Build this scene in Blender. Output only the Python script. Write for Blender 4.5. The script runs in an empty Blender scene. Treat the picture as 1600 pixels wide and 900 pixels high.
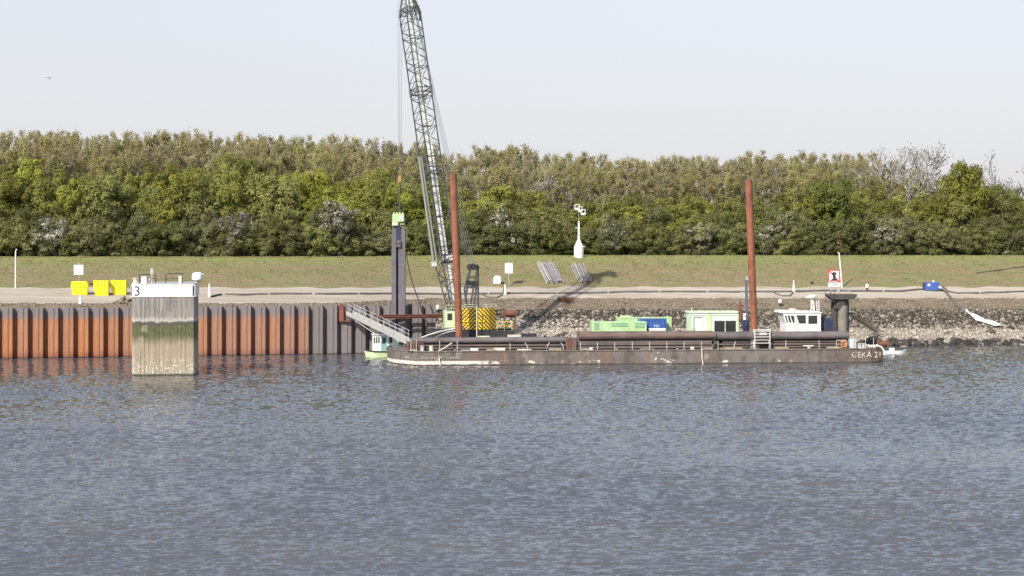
import bpy, bmesh, math, random
import numpy as np
from mathutils import Vector, Matrix, Quaternion

S = bpy.context.scene
COL = S.collection
R = math.radians
random.seed(7)
RNG = np.random.default_rng(7)

# ------------------------------------------------------------------ camera
H, HR, F = 16.0, 364.0, 3000.0          # eye height, horizon row, focal length in photo pixels
cam_d = bpy.data.cameras.new('camera')
cam = bpy.data.objects.new('camera', cam_d)
COL.objects.link(cam)
cam.location = (0, 0, H)
cam.rotation_euler = (R(90), 0, 0)
cam_d.sensor_width = 36
cam_d.lens = F / 1600 * 36
cam_d.shift_y = -(450 - HR) / 1600
cam_d.clip_start = 1
cam_d.clip_end = 5000
S.camera = cam

# ------------------------------------------------------------------ light
SUN = Vector((-0.70, -1.1, 1.0)).normalized()
SUN_EL = math.asin(SUN.z)
SUN_ROT = math.atan2(SUN.x, SUN.y)
w = bpy.data.worlds.new('World')
S.world = w
w.use_nodes = True
nt = w.node_tree
sky = nt.nodes.new('ShaderNodeTexSky')
sky.sky_type = 'NISHITA'
sky.sun_disc = False
sky.sun_elevation = SUN_EL
sky.sun_rotation = SUN_ROT
sky.air_density = 1.0
sky.dust_density = 1.2
sky.ozone_density = 1.0
bg = nt.nodes['Background']
bg.inputs[1].default_value = 0.13
# pale haze low in the sky, the same all round, thinning towards the zenith
tc = nt.nodes.new('ShaderNodeTexCoord')
sx = nt.nodes.new('ShaderNodeSeparateXYZ')
nt.links.new(tc.outputs['Generated'], sx.inputs[0])
rp = nt.nodes.new('ShaderNodeValToRGB')
nt.links.new(sx.outputs[2], rp.inputs[0])
el = rp.color_ramp.elements
el[0].position, el[0].color = 0.0, (.97, .97, .97, 1)
el[1].position, el[1].color = 0.9, (.1, .1, .1, 1)
for q, v in ((.13, .8), (.3, .45), (.55, .18)):
    e_ = el.new(q)
    e_.color = (v, v, v, 1)
mxs = nt.nodes.new('ShaderNodeMixRGB')
nt.links.new(rp.outputs[0], mxs.inputs[0])
nt.links.new(sky.outputs[0], mxs.inputs[1])
mxs.inputs[2].default_value = (3.3, 3.27, 3.47, 1)
nt.links.new(mxs.outputs[0], bg.inputs[0])
sl = bpy.data.lights.new('sun', 'SUN')
sl.energy = 3.4
sl.angle = R(0.53)
sl.color = (1.0, 0.94, 0.85)
so = bpy.data.objects.new('sun', sl)
COL.objects.link(so)
so.rotation_euler = (-SUN).to_track_quat('-Z', 'Y').to_euler()
S.view_settings.view_transform = 'Standard'
S.view_settings.look = 'None'
S.view_settings.gamma = 1
S.view_settings.exposure = 0.8


# ------------------------------------------------------------------ photo geometry
def W(px, row, d):
    return Vector(((px - 800) * d / F, d, H - (row - HR) * d / F))


class Fr:
    """a ground frame: loc, heading; turns photo pixels into local coordinates"""
    def __init__(s, loc, ang):
        s.loc = Vector(loc)
        s.a = ang
        s.ex = Vector((math.cos(ang), math.sin(ang), 0))
        s.ey = Vector((-math.sin(ang), math.cos(ang), 0))

    def x(s, px, y=0):
        k = (px - 800) / F
        b = s.loc + s.ey * y
        return (k * b.y - b.x) / (s.ex.x - k * s.ex.y)

    def z(s, row, x, y=0):
        d = (s.loc + s.ex * x + s.ey * y).y
        return H - (row - HR) * d / F - s.loc.z

    def world(s, x, y, z=0):
        return s.loc + s.ex * x + s.ey * y + Vector((0, 0, z))


# ------------------------------------------------------------------ helpers
def tag(o, label=None, cat=None, group=None, kind=None):
    if label: o['label'] = label
    if cat:
        o['category'] = cat
        if not kind: o['kind'] = 'thing'
    if group: o['group'] = group
    if kind: o['kind'] = kind
    return o


def thing(name, label, cat, loc=(0, 0, 0), rz=0, group=None):
    o = bpy.data.objects.new(name, None)
    COL.objects.link(o)
    o.empty_display_size = 0.3
    o.location = loc
    o.rotation_euler = (0, 0, rz)
    return tag(o, label, cat, group)


def link(name, me, parent=None, loc=(0, 0, 0)):
    o = bpy.data.objects.new(name, me)
    COL.objects.link(o)
    o.location = loc
    if parent: o.parent = parent
    return o


def dup(o, parent=None):
    c = o.copy()
    COL.objects.link(c)
    c.parent = parent
    for ch in list(o.children):
        dup(ch, c)
    return c


class MB:
    def __init__(s):
        s.V = []
        s.F = []

    def add(s, vs, fs):
        n = len(s.V)
        s.V += [tuple(v) for v in vs]
        s.F += [tuple(i + n for i in f) for f in fs]
        return s

    def mm(s, x0, x1, y0, y1, z0, z1):
        vs = [(x0, y0, z0), (x1, y0, z0), (x1, y1, z0), (x0, y1, z0), (x0, y0, z1), (x1, y0, z1), (x1, y1, z1), (x0, y1, z1)]
        return s.add(vs, [(0, 3, 2, 1), (4, 5, 6, 7), (0, 1, 5, 4), (1, 2, 6, 5), (2, 3, 7, 6), (3, 0, 4, 7)])

    def box(s, c, sz, rot=None):
        c = Vector(c)
        vs = []
        for k in range(8):
            v = Vector(((k & 1) - .5, ((k >> 1) & 1) - .5, (k >> 2) - .5))
            v = Vector((v.x * sz[0], v.y * sz[1], v.z * sz[2]))
            if rot: v = rot @ v
            vs.append(c + v)
        return s.add(vs, [(0, 2, 3, 1), (4, 5, 7, 6), (0, 1, 5, 4), (1, 3, 7, 5), (3, 2, 6, 7), (2, 0, 4, 6)])

    def bar(s, p, q, wd, ht):
        p, q = Vector(p), Vector(q)
        d = (q - p)
        rot = d.to_track_quat('X', 'Z').to_matrix()
        return s.box((p + q) / 2, (d.length, wd, ht), rot)

    def path(s, pts, r, n=7, r2=None):
        pts = [Vector(p) for p in pts]
        m = len(pts)
        rings = []
        for i, p in enumerate(pts):
            d = (pts[min(i + 1, m - 1)] - pts[max(i - 1, 0)]).normalized()
            up = Vector((0, 0, 1)) if abs(d.z) < .95 else Vector((1, 0, 0))
            a = d.cross(up).normalized()
            b = d.cross(a)
            rr = r if r2 is None else r + (r2 - r) * i / (m - 1)
            rings.append([p + (a * math.cos(2 * math.pi * k / n) + b * math.sin(2 * math.pi * k / n)) * rr for k in range(n)])
        vs = [v for rg in rings for v in rg]
        fs = []
        for i in range(m - 1):
            for k in range(n):
                fs.append((i * n + k, i * n + (k + 1) % n, (i + 1) * n + (k + 1) % n, (i + 1) * n + k))
        fs.append(tuple(range(n))[::-1])
        fs.append(tuple((m - 1) * n + k for k in range(n)))
        return s.add(vs, fs)

    def tube(s, p, q, r, n=8, r2=None):
        return s.path([p, q], r, n, r2)

    def prism(s, poly, ax, a, b):
        def mk(u, v, t):
            return {'z': (u, v, t), 'y': (u, t, v), 'x': (t, u, v)}[ax]
        n = len(poly)
        vs = [mk(u, v, a) for u, v in poly] + [mk(u, v, b) for u, v in poly]
        fs = [tuple(range(n))[::-1], tuple(range(n, 2 * n))]
        fs += [(i, (i + 1) % n, n + (i + 1) % n, n + i) for i in range(n)]
        return s.add(vs, fs)

    def lathe(s, prof, n=16, c=(0, 0, 0)):
        c = Vector(c)
        vs = []
        for r, z in prof:
            for k in range(n):
                t = 2 * math.pi * k / n
                vs.append(c + Vector((r * math.cos(t), r * math.sin(t), z)))
        fs = []
        for i in range(len(prof) - 1):
            for k in range(n):
                fs.append((i * n + k, i * n + (k + 1) % n, (i + 1) * n + (k + 1) % n, (i + 1) * n + k))
        fs.append(tuple(range(n))[::-1])
        fs.append(tuple((len(prof) - 1) * n + k for k in range(n)))
        return s.add(vs, fs)

    def sphere(s, c, r, n=10, m=6):
        rx, ry, rz = (r, r, r) if not hasattr(r, '__len__') else r
        c = Vector(c)
        vs, fs = [], []
        for i in range(m + 1):
            p = math.pi * i / m
            q = max(math.sin(p), 0.02)
            for k in range(n):
                t = 2 * math.pi * k / n
                vs.append(c + Vector((rx * q * math.cos(t), ry * q * math.sin(t), rz * math.cos(p))))
        for i in range(m):
            for k in range(n):
                fs.append((i * n + k, i * n + (k + 1) % n, (i + 1) * n + (k + 1) % n, (i + 1) * n + k))
        return s.add(vs, fs)

    def mesh(s, name, mat, smooth=False, bevel=0):
        bm = bmesh.new()
        vs = [bm.verts.new(v) for v in s.V]
        for f in s.F:
            try:
                bm.faces.new([vs[i] for i in f])
            except ValueError:
                pass
        bmesh.ops.recalc_face_normals(bm, faces=bm.faces)
        if bevel:
            ed = [e for e in bm.edges if len(e.link_faces) == 2 and e.calc_face_angle(0) > 0.6]
            bmesh.ops.bevel(bm, geom=ed, offset=bevel, segments=2, affect='EDGES', profile=0.6)
        me = bpy.data.meshes.new(name)
        bm.to_mesh(me)
        bm.free()
        me.materials.append(mat)
        if smooth:
            me.polygons.foreach_set('use_smooth', [True] * len(me.polygons))
            try:
                me.set_sharp_from_angle(angle=R(40))
            except Exception:
                pass
        return me

    def build(s, name, mat, parent=None, loc=(0, 0, 0), smooth=False, bevel=0):
        return link(name, s.mesh(name, mat, smooth, bevel), parent, loc)


_unit = {}


def strut(name, p, q, r, mat, parent=None, n=7):
    """a straight round bar sharing one unit mesh per material"""
    key = (mat.name, n)
    if key not in _unit:
        _unit[key] = MB().tube((0, 0, 0), (0, 0, 1), 1, n).mesh('round_bar', mat, smooth=True)
    p, q = Vector(p), Vector(q)
    o = link(name, _unit[key], parent, p)
    o.rotation_mode = 'QUATERNION'
    o.rotation_quaternion = (q - p).to_track_quat('Z', 'Y')
    o.scale = (r, r, (q - p).length)
    return o


def np_mesh(name, V, Fc, mat, smooth=False, tint=None):
    me = bpy.data.meshes.new(name)
    V = np.asarray(V, dtype=np.float32)
    Fc = np.asarray(Fc, dtype=np.int32)
    k = Fc.shape[1]
    me.vertices.add(len(V))
    me.vertices.foreach_set('co', V.ravel())
    me.loops.add(Fc.size)
    me.loops.foreach_set('vertex_index', Fc.ravel())
    me.polygons.add(len(Fc))
    me.polygons.foreach_set('loop_start', np.arange(0, Fc.size, k, dtype=np.int32))
    me.polygons.foreach_set('loop_total', np.full(len(Fc), k, dtype=np.int32))
    if smooth:
        me.polygons.foreach_set('use_smooth', np.ones(len(Fc), dtype=bool))
    me.update(calc_edges=True)
    me.materials.append(mat)
    if tint is not None:
        a = me.attributes.new('tint', 'FLOAT', 'FACE')
        a.data.foreach_set('value', np.asarray(tint, dtype=np.float32))
    return me


# ------------------------------------------------------------------ materials
class NT:
    def __init__(s, name):
        s.m = bpy.data.materials.new(name)
        s.m.use_nodes = True
        s.t = s.m.node_tree
        s.b = s.t.nodes['Principled BSDF']
        s.co = s.t.nodes.new('ShaderNodeTexCoord').outputs['Object']

    def n(s, t, **kw):
        x = s.t.nodes.new(t)
        for k, v in kw.items():
            setattr(x, k, v)
        return x

    def put(s, sock, v):
        if isinstance(v, bpy.types.NodeSocket):
            s.t.links.new(v, sock)
        elif v is not None:
            if hasattr(v, '__len__') and len(v) == 3 and sock.type == 'RGBA':
                v = (*v, 1)
            sock.default_value = v

    def noise(s, scale, detail=4, rough=.55, stretch=None, co=None):
        x = s.n('ShaderNodeTexNoise')
        x.inputs['Scale'].default_value = scale
        x.inputs['Detail'].default_value = detail
        x.inputs['Roughness'].default_value = rough
        c = co or s.co
        if stretch:
            mp = s.n('ShaderNodeMapping')
            mp.inputs['Scale'].default_value = stretch
            s.t.links.new(c, mp.inputs[0])
            c = mp.outputs[0]
        s.t.links.new(c, x.inputs['Vector'])
        return x.outputs[0]

    def mr(s, v, a, b, c=0.0, d=1.0, smooth=True):
        x = s.n('ShaderNodeMapRange')
        if smooth: x.interpolation_type = 'SMOOTHSTEP'
        s.put(x.inputs[0], v)
        for i, q in enumerate((a, b, c, d)):
            s.put(x.inputs[i + 1], q)
        return x.outputs[0]

    def math(s, op, a, b=None, c=None):
        x = s.n('ShaderNodeMath', operation=op)
        s.put(x.inputs[0], a)
        if b is not None: s.put(x.inputs[1], b)
        if c is not None: s.put(x.inputs[2], c)
        return x.outputs[0]

    def mix(s, f, a, b, mode='MIX'):
        x = s.n('ShaderNodeMixRGB', blend_type=mode)
        s.put(x.inputs[0], f)
        s.put(x.inputs[1], a)
        s.put(x.inputs[2], b)
        return x.outputs[0]

    def xyz(s, co=None):
        x = s.n('ShaderNodeSeparateXYZ')
        s.t.links.new(co or s.co, x.inputs[0])
        return x.outputs

    def attr(s, name, typ='GEOMETRY'):
        x = s.n('ShaderNodeAttribute', attribute_name=name, attribute_type=typ)
        return x.outputs['Fac']

    def rnd(s):
        return s.n('ShaderNodeObjectInfo').outputs['Random']

    def bump(s, h, st=.3, dist=.05):
        x = s.n('ShaderNodeBump')
        x.inputs['Strength'].default_value = st
        x.inputs['Distance'].default_value = dist
        s.t.links.new(h, x.inputs['Height'])
        s.t.links.new(x.outputs[0], s.b.inputs['Normal'])

    def out(s, col, rough=.7, metal=0, spec=None):
        s.put(s.b.inputs['Base Color'], col)
        s.put(s.b.inputs['Roughness'], rough)
        s.put(s.b.inputs['Metallic'], metal)
        if spec is not None: s.put(s.b.inputs['Specular IOR Level'], spec)
        return s.m


def worn(name, c1, c2=None, c3=None, scale=2.0, rough=.65, metal=0, stretch=(1, 1, .35), amt=.5, bump=.15):
    """painted or bare surface with patches c2, streaks/chips c3"""
    t = NT(name)
    c2 = c2 or tuple(x * .72 for x in c1)
    col = t.mix(t.mr(t.noise(scale, 5, .6), .38, .68), c1, c2)
    if c3:
        col = t.mix(t.mr(t.noise(scale * 2.3, 6, .7, stretch), 1 - amt, 1 - amt + .18), col, c3)
    n = t.noise(scale * 6, 3)
    col = t.mix(.12, col, t.mix(n, (0, 0, 0), (1, 1, 1)), 'OVERLAY')
    t.bump(n, bump, .03)
    return t.out(col, t.mr(t.noise(scale * 1.7), .3, .7, rough - .12, rough + .12), metal)


M = {}
M['white'] = worn('white_paint', (.78, .78, .75), (.66, .65, .6), (.42, .33, .24), 1.4, .5, amt=.34)
M['cream'] = worn('cream_paint', (.68, .64, .54), (.55, .5, .4), (.33, .25, .17), 1.6, .6, amt=.4)
M['galv'] = worn('galvanised_steel', (.5, .5, .48), (.4, .4, .38), (.3, .25, .2), 2, .5, .2)
M['palegrey'] = worn('pale_grey_steel', (.58, .58, .54), (.46, .46, .43), (.34, .3, .25), .8, .55, amt=.36)
M['darksteel'] = worn('dark_steel', (.075, .08, .085), (.05, .052, .058), (.12, .085, .06), 2, .55, .2)
M['chord'] = worn('grey_green_steel', (.055, .062, .06), (.04, .045, .048), (.09, .08, .065), 1, .55, .1)
M['black'] = worn('black_rubber', (.022, .022, .023), (.035, .034, .034), None, 2, .75)
M['hose'] = worn('weathered_hose', (.09, .085, .078), (.14, .125, .11), None, 1, .75)
M['red'] = worn('red_brown_steel', (.2, .065, .042), (.14, .05, .038), (.09, .048, .04), .8, .7, amt=.45)
M['rust'] = worn('rusty_steel', (.2, .085, .05), (.13, .06, .042), (.07, .042, .035), 2.5, .85, amt=.5, bump=.3)
M['spud'] = worn('rust_orange_steel', (.27, .098, .048), (.17, .062, .035), (.1, .05, .036), .9, .75, stretch=(4, 4, .15), amt=.5)
M['green'] = worn('light_green_paint', (.4, .58, .28), (.34, .5, .24), (.45, .5, .33), .8, .45, amt=.3)
M['palegreen'] = worn('pale_green_paint', (.54, .64, .38), (.46, .56, .32), (.4, .42, .3), .8, .5, amt=.33)
M['mint'] = worn('mint_paint', (.56, .7, .55), (.48, .6, .47), None, .8, .5)
M['teal'] = worn('teal_paint', (.22, .4, .33), (.17, .33, .28), None, 1, .5)
M['blue'] = worn('blue_paint', (.05, .11, .36), (.04, .09, .28), (.12, .12, .2), 1, .45, amt=.3)
M['navy'] = worn('navy_paint', (.028, .032, .075), (.024, .028, .055), (.08, .07, .07), 1, .5)
M['yellow'] = worn('yellow_paint', (.88, .7, .012), (.8, .6, .01), (.5, .34, .03), .7, .5, amt=.26)
M['wood'] = worn('weathered_timber', (.36, .31, .2), (.28, .24, .15), None, 3, .8, stretch=(.4, 3, 3))
M['orange'] = worn('orange_paint', (.7, .2, .04), (.5, .14, .04), None, 2, .5)
M['signred'] = worn('red_sign_paint', (.6, .05, .035), (.5, .06, .05), None, 1, .5, bump=.02)
M['signwhite'] = worn('white_sign_paint', (.82, .82, .8), (.76, .76, .73), None, 1, .5, bump=.02)
M['signblack'] = worn('black_sign_paint', (.02, .022, .022), (.03, .03, .03), None, 1, .6, bump=.02)
M['greypipe'] = worn('grey_pipe', (.3, .27, .28), (.22, .2, .2), (.36, .33, .3), .8, .6, stretch=(1, .3, 1))
M['purplegrey'] = worn('mill_scale_steel', (.145, .126, .126), (.09, .078, .079), (.17, .11, .085), .45, .66, stretch=(.2, 4, 4), amt=.48)
M['brownsteel'] = worn('brown_rusted_steel', (.145, .105, .087), (.1, .07, .06), (.21, .125, .092), .45, .7, stretch=(.2, 4, 4), amt=.5)
M['leader'] = worn('leader_grey_paint', (.54, .55, .5), (.4, .41, .38), (.27, .25, .21), .6, .6, stretch=(1, 1, .3), amt=.4)
M['strut'] = worn('strut_grey_green', (.2, .21, .165), (.14, .15, .125), (.22, .19, .13), .8, .6, amt=.4)
M['darkpile'] = worn('dark_brown_steel', (.095, .078, .07), (.065, .055, .052), (.15, .095, .07), .45, .75, stretch=(.2, 4, 4), amt=.48)
M['darkconc'] = worn('dark_stained_concrete', (.07, .063, .058), (.045, .042, .04), (.16, .15, .13), .7, .85, stretch=(2, 2, .3), amt=.45, bump=.4)
M['conc'] = worn('stained_concrete', (.215, .2, .16), (.14, .14, .1), (.09, .095, .06), .7, .85, stretch=(2, 2, .3), amt=.45, bump=.4)
M['cloth'] = worn('white_plastic_sheet', (.8, .76, .73), (.66, .6, .57), None, 1.2, .7, bump=.4)
M['cable'] = worn('steel_cable', (.16, .16, .15), (.12, .12, .12), None, 1, .6)
M['bark'] = worn('tree_bark', (.27, .235, .17), (.2, .175, .13), None, 1.5, .9, bump=.4)
M['palebark'] = worn('pale_bark', (.44, .42, .38), (.33, .31, .28), None, 1.5, .9, bump=.3)
M['gull'] = worn('white_feathers', (.75, .75, .74), (.5, .5, .52), None, 8, .8)

t = NT('window_glass')
t.out(t.mix(t.noise(1.2), (.018, .022, .022), (.05, .055, .05)), .08)
M['glass'] = t.m

# sheet piles: grey mill finish, rust below the splash line (amount per pile)
t = NT('sheet_pile_steel')
z = t.xyz()[2]
zz = t.math('ADD', z, t.mr(t.noise(1.3, 4, .6, (4, 4, .4)), 0, 1, -.55, .55, False))
rmask = t.math('MULTIPLY', t.mr(zz, 5.7, 4.6), t.attr('rust', 'OBJECT'))
rusty = t.mix(t.mr(t.noise(1.6, 5, .6, (6, 6, .12)), .32, .68), (.5, .225, .095), (.29, .1, .042))
rusty = t.mix(t.mr(t.noise(1.1, 5, .65, (9, 9, .06)), .6, .68), rusty, (.66, .36, .19))
rusty = t.mix(t.mr(t.noise(1.3, 6, .7, (3, 3, .6)), .6, .72), rusty, (.2, .075, .04))
rusty = t.mix(t.mr(zz, 1.2, .0), rusty, (.27, .075, .03))
grey = t.mix(t.mr(t.noise(1.4, 5, .6, (5, 5, .15)), .35, .7), (.215, .19, .188), (.15, .132, .132))
grey = t.mix(t.mr(t.noise(2.2, 5, .7, (6, 6, .25)), .56, .75), grey, (.3, .22, .17))
col = t.mix(rmask, grey, rusty)
col = t.mix(t.mr(z, .22, .08), col, (.06, .045, .035))
t.bump(t.noise(7, 4), .25, .03)
col = t.mix(t.mr(t.noise(.8, 6, .7, (2, 2, .8)), .6, .72, 0, .55), col, (.14, .085, .06))
col = t.mix(t.mr(t.rnd(), 0, 1, 0, .2, False), col, (.13, .085, .06))
M['pile'] = t.out(col, .75)

# pier concrete, stained in horizontal bands by the tide
t = NT('tide_stained_concrete')
o = t.xyz()
st = t.noise(1.1, 7, .7, (3.2, 3.2, .3))
zz = t.math('ADD', o[2], t.mr(t.noise(.9, 3, .5, (1, 1, .4)), 0, 1, -.45, .45, False))
up = t.mix(t.mr(st, .34, .66), (.33, .305, .27), (.15, .14, .128))
up = t.mix(t.mr(zz, 6.75, 6.2), up, (.42, .38, .33))
lo = t.mix(t.mr(st, .3, .7), (.385, .32, .22), (.26, .21, .145))
lo = t.mix(t.math('MULTIPLY', t.mr(t.noise(4.5, 4, .75, (1, 1, .7)), .52, .6), t.mr(o[2], 2.6, .9)), lo, (.62, .6, .54))
alg = t.mix(t.mr(t.noise(3, 5, .7, (2, 2, .5)), .35, .65), (.125, .13, .05), (.06, .066, .03))
alg = t.mix(t.math('MULTIPLY', t.mr(t.noise(.35, 2), .56, .66), .6), alg, (.45, .42, .33))
col = t.mix(t.mr(zz, 4.6, 3.2), alg, lo)
col = t.mix(t.mr(zz, 5.55, 5.75), col, (.085, .08, .065))
col = t.mix(t.mr(zz, 5.95, 6.2), col, up)
col = t.mix(t.mr(t.noise(4, 5, .7, (6, 6, .07)), .62, .72), col, (.48, .45, .4))
col = t.mix(t.mr(o[2], .32, .12), col, (.07, .065, .04))
t.bump(t.noise(6, 5, .65), .45, .05)
M['pier'] = t.out(col, .88)

# barge hull: worn brown-grey paint, pale scraped band along the water
t = NT('worn_barge_paint')
o = t.xyz()
col = t.mix(t.mr(t.noise(.16, 3), .4, .6), (.165, .145, .13), (.14, .105, .085))
col = t.mix(t.mr(t.noise(.9, 7, .72, (.8, 1, .5)), .45, .64), col, (.09, .076, .068))
col = t.mix(t.mr(t.noise(.8, 6, .75, (.8, 1, .5)), .55, .68), col, (.25, .225, .19))
col = t.mix(t.mr(t.noise(.5, 5, .6, (1.6, 1, .1)), .56, .66), col, (.22, .115, .065))
band = t.math('MULTIPLY', t.mr(o[2], .62, .5), t.mr(o[2], .1, .16))
band = t.math('MULTIPLY', band, t.mr(t.math('ADD', t.noise(1.2, 5, .65, (.5, 1, 1)), t.mr(o[0], 3, 16, .2, -.12)), .47, .53))
col = t.mix(band, col, (.62, .56, .48))
col = t.mix(t.mr(t.math('ADD', o[2], t.mr(t.noise(1.5), 0, 1, -.12, .12)), .2, .1), col, (.05, .045, .035))
t.bump(t.noise(.9, 4), .5, .08)
M['hull'] = t.out(col, .7)

# counterweight chevrons
t = NT('black_yellow_chevrons')
o = t.xyz()
v = t.math('ADD', t.math('ABSOLUTE', t.math('SUBTRACT', o[0], 1.8)), o[2])
fr = t.math('FRACT', t.math('MULTIPLY', v, 1.95))
col = t.mix(t.math('GREATER_THAN', fr, .56), (.78, .5, .025), (.03, .026, .022))
col = t.mix(t.mr(t.noise(2, 5, .65), .55, .75), col, (.3, .2, .08))
M['chevron'] = t.out(col, .55)

# worn lettering
t = NT('worn_white_lettering')
M['letter'] = t.out(t.mix(t.mr(t.noise(3.5, 5, .7), .48, .6), (.62, .57, .5), (.22, .165, .135)), .7)

# ground
t = NT('dry_grass')
o = t.xyz()
col = t.mix(t.mr(t.noise(.09, 4, .6, (1, 2.5, 1)), .38, .62), (.195, .205, .09), (.24, .218, .115))
col = t.mix(t.mr(t.noise(.5, 5, .65, (.5, 1.6, 1)), .48, .68), col, (.165, .175, .07))
col = t.mix(t.mr(t.noise(.8, 6, .7, (.25, 1.6, 1)), .47, .6), col, (.29, .205, .13))
col = t.mix(t.mr(o[2], 10.5, 12.2), col, t.mix(t.noise(.8, 5), (.2, .24, .07), (.26, .27, .1)))
col = t.mix(t.mr(t.noise(.14, 6, .7, (.3, 2.2, 1)), .5, .6, 0, .65), col, (.265, .195, .12))
col = t.mix(t.mr(t.noise(5, 3, .7, (.5, 1, 1)), .3, .75, 0, .5), col, (.135, .125, .055))
t.bump(t.noise(4, 5, .7), .7, .2)
M['grass'] = t.out(col, .95, spec=.1)
t = NT('pale_gravel_road')
o = t.xyz()
col = t.mix(t.mr(t.noise(.12, 4, .6, (.4, 2, 1)), .4, .62), (.43, .375, .305), (.36, .31, .245))
col = t.mix(t.mr(t.noise(.9, 6, .7, (.15, 2, 1)), .55, .7), col, (.34, .28, .22))
col = t.mix(t.mr(t.noise(5, 4, .7), .55, .8, 0, .5), col, (.27, .23, .18))
col = t.mix(t.math('MULTIPLY', t.mr(t.noise(.35, 6, .75, (.35, 2.2, 1)), .56, .64), .75), col, (.27, .235, .14))
t.bump(t.noise(6, 4, .7), .4, .06)
M['road'] = t.out(col, .95, spec=.1)
t = NT('stony_bank')
o = t.xyz()
zz = t.math('ADD', o[2], t.mr(t.noise(.3, 4), 0, 1, -1, 1, False))
col = t.mix(t.noise(1.2, 5, .7), (.08, .07, .055), (.13, .11, .085))
col = t.mix(t.mr(zz, 4.2, 4.9), col, t.mix(t.mr(t.noise(.9, 6, .7, (.4, 1.5, 1)), .4, .65), (.27, .215, .15), (.19, .155, .11)))
col = t.mix(t.mr(zz, 2.5, 2.0), col, t.mix(t.noise(2, 5, .7), (.42, .37, .3), (.3, .26, .2)))
col = t.mix(t.mr(zz, .7, .35), col, (.05, .045, .035))
t.bump(t.noise(3, 6, .75), 1, .35)
M['bank'] = t.out(col, .95, spec=.1)


def rockmat(name, a, b, c):
    t = NT(name)
    k = t.attr('tint')
    col = t.mix(t.mr(k, 0, .6, smooth=False), a, b)
    col = t.mix(t.mr(k, .68, .95, smooth=False), col, c)
    col = t.mix(t.mr(t.noise(2.5, 5, .7), .5, .75, 0, .6), col, tuple(x * .6 for x in b))
    t.bump(t.noise(5, 4), .4, .06)
    return t.out(col, .92, spec=.2)


M['rockdark'] = rockmat('dark_wet_rock', (.03, .027, .024), (.075, .066, .055), (.3, .27, .23))
M['rockmix'] = rockmat('mixed_riprap_rock', (.042, .037, .031), (.105, .09, .07), (.3, .262, .21))
M['rockpale'] = rockmat('pale_rubble_rock', (.22, .188, .15), (.34, .295, .235), (.5, .445, .38))
M['rockbrown'] = rockmat('brown_mossy_rock', (.13, .107, .078), (.21, .172, .125), (.3, .25, .185))


# foliage
def leafmat(name, a, b, c=None, cut=.8, var=.25, trans=.35):
    """a/b: dark and light leaf kinds; tone (per tree) shifts between them; c: flowers or buds"""
    t = NT(name)
    k = t.attr('tint')
    tone = t.attr('tone', 'OBJECT')
    col = t.mix(t.math('ADD', t.math('MULTIPLY', k, .55), t.math('MULTIPLY', tone, .55)), a, b)
    if c:
        col = t.mix(t.mr(k, cut, cut + .06), col, c)
    hs = t.n('ShaderNodeHueSaturation')
    rn = t.rnd()
    t.put(hs.inputs['Hue'], t.mr(rn, 0, 1, .488, .51, False))
    t.put(hs.inputs['Saturation'], t.mr(t.math('FRACT', t.math('MULTIPLY', rn, 7.3)), 0, 1, .85, 1.1, False))
    t.put(hs.inputs['Value'], t.mr(t.math('FRACT', t.math('MULTIPLY', rn, 13.7)), 0, 1, 1 - var, 1 + var, False))
    t.put(hs.inputs['Color'], col)
    df = t.n('ShaderNodeBsdfDiffuse')
    tr = t.n('ShaderNodeBsdfTranslucent')
    mx = t.n('ShaderNodeMixShader')
    mx.inputs[0].default_value = trans
    t.put(df.inputs[0], hs.outputs[0])
    t.put(tr.inputs[0], hs.outputs[0])
    t.t.links.new(df.outputs[0], mx.inputs[1])
    t.t.links.new(tr.outputs[0], mx.inputs[2])
    t.t.links.new(mx.outputs[0], t.t.nodes['Material Output'].inputs[0])
    return t.m


M['leaf'] = leafmat('spring_leaves', (.15, .168, .055), (.4, .395, .1), trans=.5)
M['leafdark'] = leafmat('dark_shrub_leaves', (.135, .145, .06), (.29, .29, .115), (.42, .4, .3), .93, trans=.5)
M['blossom'] = leafmat('blossoming_hawthorn', (.13, .135, .075), (.25, .24, .135), (.5, .47, .41), .55)
M['poplar'] = leafmat('budding_poplar_leaves', (.38, .325, .165), (.43, .4, .185), (.38, .385, .15), .85, .1, .5)
M['bare'] = leafmat('pale_twig_buds', (.3, .29, .25), (.42, .4, .36))
M['palebark'] = worn('pale_bark', (.34, .32, .29), (.26, .24, .22), None, 1.5, .9, bump=.3)
M['blade'] = leafmat('grass_blades', (.2, .2, .07), (.3, .265, .12), None, .8, .0)

# water
t = NT('muddy_estuary_water')
wco = t.co
b1 = t.noise(2.6, 3, .6, (1, .8, 1))
b2 = t.noise(5.5, 3, .6, (1, .8, 1))
t.bump(t.math('ADD', b1, t.math('MULTIPLY', b2, .6)), .22, .04)
t.put(t.b.inputs['IOR'], 1.333)
t.out(t.mix(t.mr(t.noise(.03, 3, .5, (1, 1.6, 1)), .35, .65), (.078, .08, .087), (.09, .089, .088)), .06)
M['water'] = t.m


# ------------------------------------------------------------------ terrain
def Yw(X): return 259.3 + 0.22 * X


ANG = math.atan(.22)


def sst(x, a, b):
    q = np.clip((x - a) / (b - a), 0, 1)
    return q * q * (3 - 2 * q)


#        left (o, row)      right (o, row)
KEYS = [((-7, None), (-7, None)),
        ((.30, None), (0, 541)),
        ((.42, 478.4), (1.5, 534)),
        ((1.2, 478), (9, 513)),
        ((2.5, 476.3), (16, 487)),
        ((4.2, 474), (22, 466)),
        ((24, 449.5), (30, 448.5)),
        ((46, 402.5), (46, 400.3))]


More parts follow.
